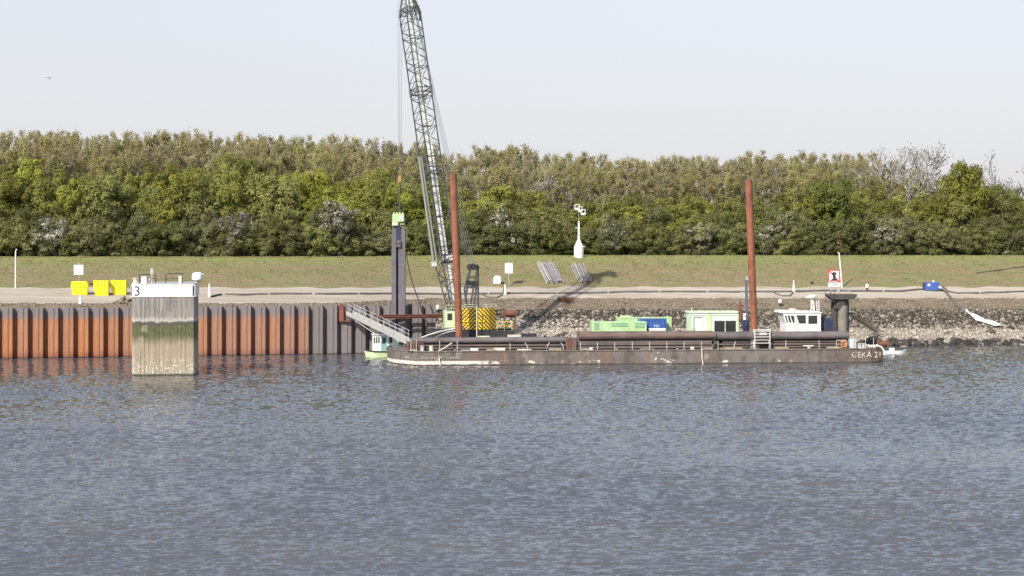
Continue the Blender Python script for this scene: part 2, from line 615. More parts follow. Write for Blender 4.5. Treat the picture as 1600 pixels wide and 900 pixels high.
def profile(X):
    """o and z of every key for array X"""
    X = np.asarray(X, dtype=float)
    tt = sst(X, -27, -9)
    os_, zs = [], []
    for (lo, lr), (ro, rr) in KEYS:
        oo = lo + (ro - lo) * tt
        zl = np.full_like(X, -2.2) if lr is None else H - (lr - HR) * (Yw(X) + lo) / F
        zr = np.full_like(X, -2.2) if rr is None else H - (rr - HR) * (Yw(X) + ro) / F
        os_.append(oo)
        zs.append(zl + (zr - zl) * tt)
    for extra, dz in ((51, .12), (60, -1.4), (90, -3.5), (700, -4.2)):
        os_.append(np.full_like(X, extra))
        zs.append(zs[7] + dz)
    return np.array(os_), np.array(zs)


def zt(X, Y):
    oo, zz = profile(np.array([np.clip(X, -110, 110)]))
    return float(np.interp(Y - Yw(X), oo[:, 0], zz[:, 0]))


def G(px, row, d0=244, d1=330):
    """the point of the bank seen at a photo pixel"""
    d = d0
    while d < d1:
        p = W(px, row, d)
        if p.z <= zt(p.x, p.y): return Vector((p.x, p.y, zt(p.x, p.y)))
        d += .1
    p = W(px, row, d1)
    return p


def fbm(x, y, s, seed=0):
    v = 0
    r = np.random.default_rng(seed)
    for i in range(7):
        a = r.uniform(0, 6.28)
        k = s * r.uniform(.6, 2.4)
        v = v + np.sin((x * math.cos(a) + y * math.sin(a)) * k + r.uniform(0, 6.28))
    return v / 7


def strip(name, k0, k1, sub, mat, bump, wob0, wob1):
    xs = np.concatenate([np.linspace(-420, -112, 12), np.arange(-110, 110, .7), np.linspace(112, 420, 12)])
    oo, zz = profile(np.clip(xs, -110, 110))
    zz = zz.copy()
    rows = []
    for k in range(k0, k1):
        m = sub[k - k0]
        for j in range(m):
            rows.append((k, j / m))
    rows.append((k1, 0.0))
    V = np.zeros((len(rows), len(xs), 3))
    for i, (k, f) in enumerate(rows):
        o_ = oo[k] if f == 0 else oo[k] * (1 - f) + oo[k + 1] * f
        z_ = zz[k] if f == 0 else zz[k] * (1 - f) + zz[k + 1] * f
        wob = 0
        if i == 0: wob = wob0
        if i == len(rows) - 1: wob = wob1
        Y = Yw(xs) + o_
        if wob:
            dy = wob * fbm(xs, xs * 0, 1.1, 5 + k)
            slope = .25
            Y = Y + dy
            z_ = z_ + dy * slope
        z_ = z_ + bump * fbm(xs, Y, 1.3, 3) * (0 if i in (0, len(rows) - 1) else 1)
        V[i, :, 0] = xs
        V[i, :, 1] = Y
        V[i, :, 2] = z_
    nr, nc = V.shape[:2]
    idx = np.arange(nr * nc).reshape(nr, nc)
    Fc = np.stack([idx[:-1, :-1], idx[:-1, 1:], idx[1:, 1:], idx[1:, :-1]], -1).reshape(-1, 4)
    return tag(link(name, np_mesh(name, V.reshape(-1, 3), Fc, mat, True)), kind='structure')


strip('stone_bank', 0, 5, [3, 2, 8, 8, 6], M['bank'], .12, 0, .8)
strip('gravel_road', 5, 6, [14], M['road'], .05, .8, 1.0)
strip('grass_dike', 6, 11, [26, 4, 3, 3, 4], M['grass'], .1, 1.0, 0)


# ------------------------------------------------------------------ water
def wave_tile(n, L, seed, lo, hi, wd):
    r = np.random.default_rng(seed)
    k1 = np.fft.fftfreq(n, L / n) * 2 * np.pi
    kx, ky = np.meshgrid(k1, k1, indexing='ij')
    k = np.hypot(kx, ky)
    k[0, 0] = 1e9
    lam = 2 * np.pi / k
    c = (kx * wd[0] + ky * wd[1]) / k
    P = k ** -3.2 * np.exp(-(lam / hi) ** 2) * np.exp(-(lo / lam) ** 2) * (.05 + c * c * c * c)
    h = np.fft.ifft2(np.sqrt(P) * np.exp(1j * r.uniform(0, 2 * np.pi, (n, n)))).real
    return h / h.std()


def samp(T, L, x, y):
    n = T.shape[0]
    u = (x / L * n) % n
    v = (y / L * n) % n
    i = u.astype(int)
    j = v.astype(int)
    a = u - i
    b = v - j
    i %= n
    j %= n
    i2 = (i + 1) % n
    j2 = (j + 1) % n
    return (T[i, j] * (1 - a) * (1 - b) + T[i2, j] * a * (1 - b) + T[i, j2] * (1 - a) * b + T[i2, j2] * a * b)


T1 = wave_tile(512, 37.0, 1, .25, 1.25, (.12, .99))
T2 = wave_tile(512, 27.0, 2, .2, .8, (-.28, .96))
s_in = np.linspace(-.31, .31, 720)
s_all = np.concatenate([np.linspace(-1.2, -.33, 16), s_in, np.linspace(.33, 1.2, 16)])
dd = [10, 20, 35, 50, 62, 72]
d = 78.0
while d < 285:
    dd.append(d)
    d += .10 + .40 * (d - 78) / 207
dd = np.array(dd + [292, 300])
DD, SS = np.meshgrid(dd, s_all, indexing='ij')
X = SS * DD
Y = DD
xr = X * .97 + Y * .24
yr = -X * .24 + Y * .97
gust = .85 + .4 * fbm(X, Y * 1.5, .05, 11) + .35 * fbm(X, Y, .13, 12)
Z = ((.032 + .012 * np.clip(gust, .3, 1.6)) * samp(T1, 37.0, X * .62 + 400, Y * 1.1) + .019 * samp(T2, 27.0, xr * .7 + 600, yr + 600)) * gust
Z *= (np.abs(SS) < .32) * (DD > 75)
nr, nc = X.shape
idx = np.arange(nr * nc).reshape(nr, nc)
Fc = np.stack([idx[:-1, :-1], idx[:-1, 1:], idx[1:, 1:], idx[1:, :-1]], -1).reshape(-1, 4)
tag(link('water', np_mesh('water', np.stack([X, Y, Z], -1).reshape(-1, 3), Fc, M['water'], True)), kind='structure')
# river bed so that nothing is open below
bed = MB().mm(-420, 420, -40, 300, -6, -5)
tag(bed.build('river_bed', M['bank']), kind='structure')

# ------------------------------------------------------------------ rocks
ico = bmesh.new()
bmesh.ops.create_icosphere(ico, subdivisions=1, radius=1)
IV = np.array([v.co[:] for v in ico.verts])
IF = np.array([[v.index for v in f.verts] for f in ico.faces])
ico.free()


def rocks(name, n, xr, orng, size, mat, label, seed, sink=.25, pts=None):
    r = np.random.default_rng(seed)
    if pts is None:
        xs = r.uniform(*xr, n)
        # finer in the part of the bank in view
        q = r.uniform(0, 1, n)
        oo, zz = profile(xs)
        o_ = np.empty(n)
        z_ = np.empty(n)
        for i in range(n):
            k = orng[0] + q[i] * (orng[1] - orng[0])
            o_[i] = np.interp(k, np.arange(len(KEYS)), oo[:len(KEYS), i])
            z_[i] = np.interp(k, np.arange(len(KEYS)), zz[:len(KEYS), i])
        ys = Yw(xs) + o_
    else:
        xs, ys, z_ = pts.T
        n = len(xs)
    s = r.uniform(size[0], size[1], n) * r.choice([.7, 1, 1, 1.35], n)
    sc = r.uniform(.65, 1.25, (n, 1, 3)) * s[:, None, None]
    sc[:, :, 2] *= .8
    V = IV[None] * sc * r.uniform(.78, 1.2, (n, len(IV), 1))
    a = r.uniform(0, 6.28, n)
    ca, sa = np.cos(a)[:, None], np.sin(a)[:, None]
    x2 = V[:, :, 0] * ca - V[:, :, 1] * sa
    y2 = V[:, :, 0] * sa + V[:, :, 1] * ca
    V = np.stack([x2 + xs[:, None], y2 + ys[:, None], V[:, :, 2] + (z_ + s * sink)[:, None]], -1)
    Fc = (IF[None] + (np.arange(n) * len(IV))[:, None, None]).reshape(-1, 3)
    tint = np.repeat(r.uniform(0, 1, n), len(IF))
    o = link(name, np_mesh(name, V.reshape(-1, 3), Fc, mat, False, tint))
    return tag(o, label, 'stones', None, 'stuff')


rocks('shore_rocks', 1300, (-13, 84), (.75, 2.1), (.28, .6), M['rockdark'], 'dark wet boulders along the waterline at the foot of the stone bank', 21)
rocks('pale_rubble', 9500, (-16, 84), (1.9, 3.2), (.09, .2), M['rockpale'], 'pale rubble on the low bench of the stone bank', 22)
rocks('riprap_stones', 11000, (-18, 84), (2.95, 4.1), (.11, .26), M['rockmix'], 'mixed grey riprap stones halfway up the bank', 23)
rocks('mossy_stones', 6500, (-22, 84), (3.95, 5.0), (.06, .16), M['rockbrown'], 'brown weathered stones on the upper bank under the road', 24, .05)
rocks('pale_broken_stones', 2600, (-14, 13), (2.4, 3.5), (.11, .25), M['rockpale'], 'freshly tipped pale stones behind the crane pontoon', 25)
rocks('edge_gravel', 2200, (-80, -20), (2.2, 5.0), (.05, .14), M['rockbrown'], 'loose gravel along the top of the sheet pile wall', 26, .1)

rocks('large_stones', 80, (-12, 84), (2.6, 4.1), (.3, .5), M['rockmix'], 'scattered larger boulders lying among the riprap of the bank', 27)
# heap of stones behind the concrete pier
r = np.random.default_rng(31)
c = G(196, 474)
pts = []
for i in range(90):
    a, q = r.uniform(0, 6.28), r.uniform(0, 1) ** .5
    x, y = c.x + 1.6 * q * math.cos(a), c.y + .9 * q * math.sin(a)
    pts.append((x, y, zt(x, y) + .9 * (1 - q) * r.uniform(.2, 1)))
rocks('stone_heap', 0, None, None, (.12, .26), M['rockbrown'], 'small heap of dark stones on the wall top left of the concrete pier', 32, .1, np.array(pts))

# grass tufts
n = 15000
r = np.random.default_rng(41)
xs = r.uniform(-85, 92, n)
q = 6.02 + r.uniform(0, 1, n) ** .8 * 1.1
oo, zz = profile(xs)
V, Fc = [], []
o_ = np.array([np.interp(q[i], np.arange(oo.shape[0]), oo[:, i]) for i in range(n)])
z_ = np.array([np.interp(q[i], np.arange(oo.shape[0]), zz[:, i]) for i in range(n)])
h = r.uniform(.07, .24, n)
a = r.uniform(0, 3.14, n)
wv = r.uniform(.05, .16, n)
bx, by = np.cos(a) * wv, np.sin(a) * wv
ys = Yw(xs) + o_
A = np.stack([xs - bx, ys - by, z_ - .05], -1)
B = np.stack([xs + bx, ys + by, z_ - .05], -1)
C = np.stack([xs + r.normal(0, .06, n), ys + r.normal(0, .06, n), z_ + h], -1)
V = np.stack([A, B, C], 1).reshape(-1, 3)
Fc = np.arange(3 * n).reshape(-1, 3)
o = link('grass_tufts', np_mesh('grass_tufts', V, Fc, M['blade'], False, r.uniform(0, 1, n)))
tag(o, 'short dry grass tufts over the dike slope', 'grass', None, 'stuff')
o['tone'] = .3


# ------------------------------------------------------------------ trees
def leaf_quads(r, P, N, size):
    """quads at P facing about N"""
    n = len(P)
    N = N / (np.linalg.norm(N, axis=1, keepdims=True) + 1e-9)
    t = np.cross(N, r.normal(size=(n, 3)))
    t /= np.linalg.norm(t, axis=1, keepdims=True) + 1e-9
    b = np.cross(N, t)
    s = (size * r.uniform(.6, 1.25, n))[:, None]
    e = r.uniform(.55, .9, n)[:, None]
    V = np.stack([P - t * s, P + b * s * e, P + t * s, P - b * s * e], 1).reshape(-1, 3)
    return V, np.arange(4 * n).reshape(-1, 4)


def crown_mesh(name, seed, w_, h_, z0, nclump, per, csize, lsize, mat, shape=1.0, inner=.35):
    r = np.random.default_rng(seed)
    P, N, T = [], [], []
    # a few big lobes make the outline uneven
    lobes = [(r.uniform(-.35, .35) * w_, r.uniform(-.35, .35) * w_, z0 + h_ * r.uniform(.25, .8), w_ * r.uniform(.28, .42), h_ * r.uniform(.2, .34)) for _ in range(7)]
    lobes.append((0, 0, z0 + h_ * .62, w_ * .34, h_ * .38))
    for i in range(nclump):
        L = lobes[r.integers(len(lobes))]
        v = r.normal(size=3)
        v /= np.linalg.norm(v)
        rad = r.uniform(inner, 1.05) ** .6
        c = np.array([L[0] + v[0] * L[3] * rad, L[1] + v[1] * L[3] * rad, L[2] + v[2] * L[4] * rad])
        if c[2] < z0: c[2] = z0 + r.uniform(0, .12) * h_
        cs = csize * r.uniform(.6, 1.3)
        m = int(per * r.uniform(.6, 1.3))
        u = r.normal(size=(m, 3))
        u /= np.linalg.norm(u, axis=1, keepdims=True)
        u[:, 2] = np.abs(u[:, 2]) * np.where(r.uniform(size=m) < .75, 1, -1)
        rr = r.uniform(.55, 1.1, m)[:, None]
        p = c + u * rr * cs * np.array([1, 1, .75])
        out = p - np.array([0, 0, z0 + h_ * .45])
        out /= np.linalg.norm(out, axis=1, keepdims=True)
        P.append(p)
        N.append(u * .9 + out * .7 + r.normal(size=(m, 3)) * .35 + np.array([0, 0, .3]))
        T.append(np.clip(r.uniform(0, .8) + r.uniform(-.2, .25, m), 0, 1))
    P, N, T = np.concatenate(P), np.concatenate(N), np.concatenate(T)
    V, Fc = leaf_quads(r, P, N, lsize)
    return np_mesh(name, V, Fc, mat, False, T)


def limb_mesh(name, seed, h_, r0, spread, nl, mat, start=.25, fork=2, up=1.0):
    rd = random.Random(seed)
    m = MB()
    top = Vector((rd.uniform(-.3, .3), rd.uniform(-.3, .3), h_ * .92))
    mid = top * .5 + Vector((rd.uniform(-.25, .25), rd.uniform(-.25, .25), 0))
    m.path([(0, 0, -.6), mid * .5, mid, (mid + top) / 2, top], r0, 6, r0 * .18)
    for i in range(nl):
        f = start + (.9 - start) * i / nl
        p = mid * (f / .5) if f < .5 else mid + (top - mid) * ((f - .5) / .5)
        a = i * 2.4 + rd.uniform(-.4, .4)
        ln = spread * (1.15 - f * .6) * rd.uniform(.7, 1.1)
        q = p + Vector((math.cos(a) * ln, math.sin(a) * ln, ln * up * rd.uniform(.5, 1.1)))
        c = (p + q) / 2 + Vector((0, 0, -.1 * ln))
        rr = r0 * .42 * (1.1 - f * .7)
        m.path([p, c, q], rr, 5, rr * .25)
        for j in range(fork):
            s0 = c + (q - c) * rd.uniform(.1, .8)
            d_ = Vector((rd.uniform(-1, 1), rd.uniform(-1, 1), rd.uniform(.2, 1.2))).normalized() * ln * .5
            m.path([s0, s0 + d_], rr * .4, 4, rr * .12)
    return m.mesh(name, mat)


def poplar_mesh(seed, h_, w_, nleaf):
    """tall late-budding tree: upright twigs (returned as one mesh) and sparse small leaves"""
    r = np.random.default_rng(seed)
    rd = random.Random(seed)
    m = MB()
    m.path([(0, 0, -.6), (.1, 0, h_ * .4), (.05, .1, h_ * .75), (0, 0, h_ * .93)], .2, 6, .025)
    P, N, T = [], [], []
    nb = 46
    for i in range(nb):
        f = .16 + .78 * i / nb
        a = i * 2.399 + rd.uniform(-.3, .3)
        ww = w_ * .5 * math.sin(math.pi * min(1, (1.06 - f) * 1.05)) ** .6 * rd.uniform(.65, 1.15)
        ln = ww * 1.0
        p = Vector((0, 0, h_ * f))
        rise = ww * rd.uniform(1.0, 2.0)
        q = p + Vector((math.cos(a) * ln, math.sin(a) * ln, rise))
        q.z = min(q.z, h_ * rd.uniform(.84, .99))
        c = p * .5 + q * .5 + Vector((math.cos(a), math.sin(a), -.6)) * ln * .16
        m.path([p, c, q], .055, 3, .018)
        tone = rd.uniform(0, .7)
        for j in range(5):
            s0 = c + (q - c) * rd.uniform(-.4, 1)
            d_ = Vector((rd.uniform(-.5, .5), rd.uniform(-.5, .5), rd.uniform(.6, 1.4))) * rd.uniform(.5, 1.1)
            d_.z = max(.1, min(d_.z, h_ * rd.uniform(.93, 1.05) - s0.z))
            m.path([s0, s0 + d_], .026, 3, .012)
            k = max(2, int(nleaf / nb / 5))
            tt = r.uniform(0, 1.1, k)[:, None]
            P.append(np.array(s0)[None] + tt * np.array(d_)[None] + r.normal(0, .2, (k, 3)))
            T.append(np.clip(tone + r.uniform(-.15, .35, k), 0, 1))
    P, T = np.concatenate(P), np.concatenate(T)
    N = r.normal(size=P.shape) * .6 + np.array([0, 0, .5]) + P * np.array([.35, .35, 0])
    V, Fc = leaf_quads(r, P, N, .125)
    return m.mesh('poplar_trunk', M['bark']), np_mesh('poplar_crown', V, Fc, M['poplar'], False, T)


def bare_mesh(seed, h_, spread):
    rd = random.Random(seed)
    m = MB()
    tips = []

    def grow(p, d_, ln, rr, lv):
        q = p + d_ * ln
        m.path([p, (p + q) / 2 + Vector((rd.uniform(-1, 1), rd.uniform(-1, 1), 0)) * ln * .05, q], max(rr, .042), 4 if lv > 1 else 3, max(rr * .6, .03))
        if lv == 0:
            tips.append(q)
            return
        for k in range(3 if lv > 1 else 4):
            a = rd.uniform(0, 6.28)
            v = (d_ + Vector((math.cos(a), math.sin(a), rd.uniform(-.1, .5))) * spread * rd.uniform(.5, 1.1)).normalized()
            grow(p + (q - p) * rd.uniform(.55, 1), v, ln * rd.uniform(.6, .82), rr * .55, lv - 1)
    grow(Vector((0, 0, -.6)), Vector((0, 0, 1)), h_ * .3, .26, 5)
    zmax = max(v[2] for v in m.V)
    r = np.random.default_rng(seed)
    P = np.array([t_[:] for t_ in tips])
    P = np.repeat(P, 4, 0) + r.normal(0, .25, (len(P) * 4, 3))
    V, Fc = leaf_quads(r, P, r.normal(size=P.shape), .12)
    k = h_ / zmax
    for i, v in enumerate(m.V): m.V[i] = (v[0] * k, v[1] * k, v[2] * k)
    return m.mesh('bare_limbs', M['palebark']), np_mesh('bare_crown', V * k, Fc, M['bare'], False, r.uniform(0, 1, len(Fc)))


BROAD = [(crown_mesh('broad_crown', 100 + i, 9, 12.0, 1.6, 140, 105, 1.1, .185, M['leaf']),
          limb_mesh('broad_trunk', 100 + i, 11, .2, 3.2, 9, M['bark'])) for i in range(8)]
SHRUB = [(crown_mesh('shrub_crown', 200 + i, 7, 6.0, .1, 90, 100, .9, .155, M['leafdark']),
          limb_mesh('shrub_trunk', 200 + i, 5, .12, 2.0, 7, M['bark'], .1)) for i in range(6)]
HAW = [(crown_mesh('hawthorn_crown', 300 + i, 6.5, 6.5, .3, 80, 62, .75, .16, M['blossom']),
        limb_mesh('hawthorn_trunk', 300 + i, 5.5, .12, 2.2, 8, M['palebark'], .1)) for i in range(3)]
ROUND = (crown_mesh('round_crown', 777, 10.5, 11.5, 1.5, 240, 105, 1.15, .185, M['leaf'], inner=.2), limb_mesh('round_trunk', 777, 10, .25, 3.0, 9, M['bark']))
POP = [poplar_mesh(400 + i, 22, 6.4, 9000) for i in range(6)]
BARE = [bare_mesh(500 + i, 17, .8) for i in range(3)]


def tree(name, label, group, proto, px, d, top, wscale=1.0, tone=.4, rz=None, base=None, cat='tree', crown_first=True, hproto=12.0):
    X = (px - 800) * d / F
    zb = zt(X, d) if base is None else base
    ztop = H - (top - HR) * d / F
    sz = max(.25, (ztop - zb) / hproto)
    o = thing(name, label, cat, (X, d, zb), random.uniform(0, 6.28) if rz is None else rz, group)
    o.scale = (wscale, wscale, sz)
    cm, tm = proto
    if not crown_first: cm, tm = tm, cm
    c = link('crown', cm, o)
    c['tone'] = tone
    link('trunk', tm, o)
    return o


def it(tab, px):
    return float(np.interp(px, [a for a, b in tab], [b for a, b in tab]))


BACK = [(-200, 208), (0, 207), (80, 203), (150, 214), (250, 207), (350, 212), (450, 214), (560, 218), (640, 221), (700, 238), (760, 230), (800, 228),
        (850, 235), (900, 241), (960, 248), (1000, 250), (1050, 243), (1130, 242), (1200, 240), (1260, 240), (1330, 240), (1375, 242), (1420, 268), (1470, 292), (1720, 292)]
FRONT = [(-200, 268), (0, 270), (60, 262), (150, 264), (250, 266), (330, 262), (400, 253), (440, 262), (500, 268), (580, 275), (640, 280), (720, 290), (800, 298),
         (860, 306), (900, 322), (930, 312), (1000, 306), (1100, 310), (1200, 302), (1260, 300), (1300, 286), (1340, 288), (1400, 290), (1450, 287), (1510, 290), (1560, 288), (1720, 288)]


def dk(px, o): return (259.3 + o) / (1 - .22 * (px - 800) / F)


LAND = [(-1e9, 'outside at left'), (0, 'above the white pole at far left'), (90, 'above the yellow skips'), (200, 'above the concrete pier'), (312, 'right of the concrete pier'),
        (400, 'above the wall middle'), (480, 'above the grey wall piles'), (560, 'left of the hanging piles'), (634, 'behind the crane boom'),
        (715, 'right of the left spud'), (775, 'above the bulk bag'), (835, 'above the tube stacks'), (885, 'beside the white light tower'), (925, 'right of the light tower'),
        (1000, 'above the blue container'), (1070, 'above the mint site cabin'), (1150, 'behind the right spud'), (1200, 'above the tug wheelhouse'), (1280, 'above the red sign'),
        (1340, 'right of the red sign'), (1420, 'above the blue pump'), (1490, 'above the white sheeting'), (1545, 'at the right edge'), (1600, 'outside at right')]


def where(px): return [b for a, b in LAND if a <= px][-1]


def shade(tn, names): return names[0] if tn < .35 else names[1] if tn < .65 else names[2]


# poplars, three staggered rows
for row_, (o_, step, dh) in enumerate(((96, 25, 0), (84, 30, 10), (74, 34, 26))):
    px = -190 + row_ * 9
    while px < 1475:
        tp = it(BACK, px) + dh + random.uniform(5, 15)
        tn = random.choice([.05, .2, .4, .6]) + (.35 if 850 < px < 1000 or 720 < px < 800 else 0)
        pj = px + random.uniform(-8, 8)
        lb = shade(tn, ('brownish', 'olive', 'greenish')) + ' tall tree, ' + ('hindmost', 'middle', 'front')[row_] + ' row of belt, ' + where(pj)
        tree('poplar_tree', lb, 'tall olive trees of the back belt', POP[random.randrange(6)], pj, dk(px, o_ + random.uniform(-3, 3)), tp,
             random.uniform(.85, 1.15), tn, crown_first=False, hproto=20.6)
        px += step * random.uniform(.8, 1.2)
# front trees
for row_, (o_, step, dh) in enumerate(((69, 34, 0), (63, 42, 16))):
    px = -190 + row_ * 17
    while px < 1780:
        if not (row_ == 1 and 885 < px < 925) and not abs(px - 1510) < 24:
            tp = it(FRONT, px) + dh + 9 + random.uniform(-5, 9)
            tn = random.uniform(.25, .95)
            if px > 1540: tn = random.uniform(.1, .4)
            pj = px + random.uniform(-8, 8)
            lb = shade(tn, ('dull', 'mid-green', 'bright green')) + ' broad tree, ' + ('rear' if row_ == 0 else 'front') + ' row, ' + where(pj)
            tree('broadleaf_tree', lb, 'spring green trees behind the dike', random.choice(BROAD), pj, dk(px, o_ + random.uniform(-1.5, 1.5)), tp,
                 random.uniform(.68, .95), tn)
        px += step * random.uniform(.8, 1.2)
tree('round_tree', 'rounded full green tree standing highest near the right edge', None, ROUND, 1512, dk(1512, 64), 263, .95, .2)
tree('dark_tree', 'bushy darker green tree reaching down to the shrubs right of the right-hand spud', None, ROUND, 1308, dk(1308, 59.5), 287, .8, -.1)
# shrubs
px = -170
k = 0
while px < 1770:
    if not 893 < px < 917:
        tn = random.choice([0, .15, .3, .6, .9])
        lb = shade(tn, ('dark', 'grey-green', 'lighter green')) + ' low edge shrub ' + where(px)
        tree('shrub', lb, 'dark shrubs along the dike crest', random.choice(SHRUB), px, dk(px, 56 + random.uniform(-1, 1)), random.uniform(338, 368) + (12 if 860 < px < 960 else 0),
             random.uniform(.75, 1.05), tn, cat='shrub', hproto=6.0)
    px += random.uniform(17, 27)
px = -170
while px < 1770:
    tn = random.choice([0, .1, .4, .6])
    lb = shade(tn, ('dark', 'grey-green', 'lighter green')) + ' taller back shrub ' + where(px)
    tree('shrub', lb, 'dark shrubs along the dike crest', random.choice(SHRUB), px, dk(px, 60), random.uniform(318, 345) + (14 if 880 < px < 940 else 0), random.uniform(.85, 1.15),
         tn, cat='shrub', hproto=6.0)
    px += random.uniform(26, 38)
for px, tp, lb in ((530, 322, 'pale blossoming hawthorn left of the hanging sheet piles'), (360, 338, 'greyish flowering hawthorn behind the dike between the pier and the wall end'),
                   (782, 330, 'whitish hawthorn in bloom right of the left-hand spud'), (1386, 360, 'white flowering bush low on the dike edge right of the sign pole'),
                   (950, 345, 'pale hawthorn right of the white light tower'), (85, 345, 'grey-green hawthorn above the yellow skips at far left'), (1215, 350, 'silvery bush beside the right-hand spud'),
                   (1100, 356, 'pale flowering bush between the two spuds right of the light tower')):
    tree('hawthorn', lb, None, random.choice(HAW), px, dk(px, 54.5), tp, random.uniform(.75, 1.0), random.uniform(.2, .6), cat='hawthorn', hproto=6.5)
# bare pale trees
tree('bare_tree', 'bare silvery tree rising right of the olive belt', None, BARE[0], 1405, dk(1405, 72), 224, 1.1, .6, crown_first=False, hproto=17)
tree('bare_tree', 'smaller bare pale tree leaning right beside the tall silvery one', None, BARE[1], 1440, dk(1440, 72), 250, .9, .5, crown_first=False, hproto=17)
tree('bare_tree', 'leafless pale tree on the skyline at the right edge', None, BARE[2], 1572, dk(1572, 84), 242, 1.5, .4, crown_first=False, hproto=17)
tree('bare_tree', 'leafless pale tree at the end of the skyline beyond the round green tree', None, BARE[0], 1612, dk(1612, 86), 248, 1.4, .4, crown_first=False, hproto=17)
tree('bare_tree', 'slender whitish tree among the olive trees above the light tower', None, BARE[1], 872, dk(872, 72), 262, .55, .5, crown_first=False, hproto=17)

# ------------------------------------------------------------------ sheet pile wall
wl = Vector((-82, Yw(-82), 0))
wf = Fr(wl, ANG)
wall = thing('sheet_pile_wall', 'corrugated sheet pile quay wall, rust orange at left and bare grey at its right end', 'wall', wl, ANG)
PITCH = 1.885
prof = [(0, 0), (.34, 0), (.52, -1.05), (1.02, -1.05), (1.05, -1.12), (1.15, -1.12), (1.18, -1.05), (1.68, -1.05), (PITCH - .004, 0)]


def pile_mesh(z0, z1):
    m = MB()
    back = [(u, v + .06) for u, v in prof][::-1]
    m.prism(prof + back, 'z', z0, z1)
    return m.mesh('sheet_pile', M['pile'])


pm = [pile_mesh(-4, 6.42), pile_mesh(-4, 6.5), pile_mesh(-4, 6.36)]
for k in range(39):
    o = link('sheet_pile', pm[k % 3] if k > 24 else pm[0], wall, (k * PITCH, 0, 0))
    wp = wf.world(k * PITCH + 1, 0)
    px = 800 + F * wp.x / wp.y
    o['rust'] = float(np.interp(px, [150, 330, 478, 486], [1, .82, .68, 0])) * random.uniform(.82, 1.0)
# ------------------------------------------------------------------ concrete pier
pa = math.atan2(39.0, 215) - R(3.2)
pr = Vector((-39.0, 215, 0))
pf = Fr(pr, pa)
pier = thing('mooring_pier', 'weathered concrete pier standing in the water with white band numbered 13', 'pier', pr, pa)
HW, RD, DP = 3.58, .42, 8.0


def rrect(hw, y0, y1, rd, n=7):
    pts = []
    for cx, cy, a0 in ((hw - rd, y0 + rd, -90), (hw - rd, y1 - rd, 0), (-hw + rd, y1 - rd, 90), (-hw + rd, y0 + rd, 180)):
        for i in range(n + 1):
            a = R(a0 + 90 * i / n)
            pts.append((cx + rd * math.cos(a), cy + rd * math.sin(a)))
    return pts


MB().prism(rrect(HW - .04, .09, DP, RD), 'z', -4, 8.83).build('pier_body', M['pier'], pier, smooth=True)
MB().prism(rrect(HW + .07, -.07, DP + .07, RD + .05), 'z', 8.832, 10.2).build('white_band', M['white'], pier, smooth=True)
MB().prism(rrect(HW + .02, -.03, DP + .02, RD), 'z', 10.202, 10.34).build('coping', M['galv'], pier, smooth=True)
# formwork boards on the front
xs = [-HW + RD * .62]
while xs[-1] < HW - RD * .62 - .3:
    xs.append(xs[-1] + random.choice([.44, .5, .62, .72, .78]))
xs[-1] = HW - RD * .62
for a, b in zip(xs[:-1], xs[1:]):
    MB().mm(a + .013, b - .013, random.uniform(-.02, .025), .3, -4, 8.828).build('concrete_board', M['pier'], pier)


# number 13 wrapped around both front corners
def text_np(txt, size):
    cu = bpy.data.curves.new('txt', 'FONT')
    cu.body = txt
    cu.size = size
    cu.align_x = 'CENTER'
    cu.resolution_u = 4
    ob = bpy.data.objects.new('txt', cu)
    COL.objects.link(ob)
    dg = bpy.context.evaluated_depsgraph_get()
    me = bpy.data.meshes.new_from_object(ob.evaluated_get(dg))
    V = [tuple(v.co) for v in me.vertices]
    Fs = [tuple(p.vertices) for p in me.polygons]
    bpy.data.objects.remove(ob)
    bpy.data.curves.remove(cu)
    bpy.data.meshes.remove(me)
    return V, Fs


def flat_text(name, txt, size, parent, x, y, z, mat, squeeze=1.0):
    V, Fs = text_np(txt, size)
    V = [(v[0] * squeeze, v[1]) for v in V]
    n = len(V)
    m = MB()
    m.add([(x + u, y, z + v) for u, v in V] , Fs)
    me = bpy.data.meshes.new(name)
    me.from_pydata(m.V, [], m.F)
    me.materials.append(mat)
    return link(name, me, parent)


def wrap_text(name, txt, size, s0, z):
    V, Fs = text_np(txt, size)
    hw, rd = HW + .075, RD + .05
    st = hw - rd
    out = []
    for u, v, _ in V:
        s = s0 + u
        q = abs(s)
        sg = 1 if s > 0 else -1
        if q < st:
            x, y = q, -.075
        elif q < st + rd * math.pi / 2:
            a = (q - st) / rd
            x, y = st + rd * math.sin(a), -.075 + rd * (1 - math.cos(a))
        else:
            x, y = hw, -.075 + rd + (q - st - rd * math.pi / 2)
        out.append((sg * (x + .004), y - .006, z + v))
    me = bpy.data.meshes.new(name)
    me.from_pydata(out, [], Fs)
    me.materials.append(M['signblack'])
    return link(name, me, pier)


wrap_text('digit', '3', 1.55, -2.92, 8.98)
wrap_text('digit', '1', 1.55, -3.62, 8.98)
wrap_text('digit', '1', 1.65, 3.27, 8.95)
wrap_text('digit', '3', 1.55, 4.2, 8.98)


def px_p(px, y=0): return pf.x(px, y)


def railing(parent, pts, h, mat, r=.035, mids=(.5,), posts=True, name='handrail'):
    pts = [Vector(p) for p in pts]
    up = Vector((0, 0, h))
    if posts:
        for p in pts: strut('rail_post', p, p + up, r, mat, parent)
    for a, b in zip(pts[:-1], pts[1:]):
        strut(name, a + up, b + up, r, mat, parent)
        for f in mids: strut(name, a + up * f, b + up * f, r * .8, mat, parent)


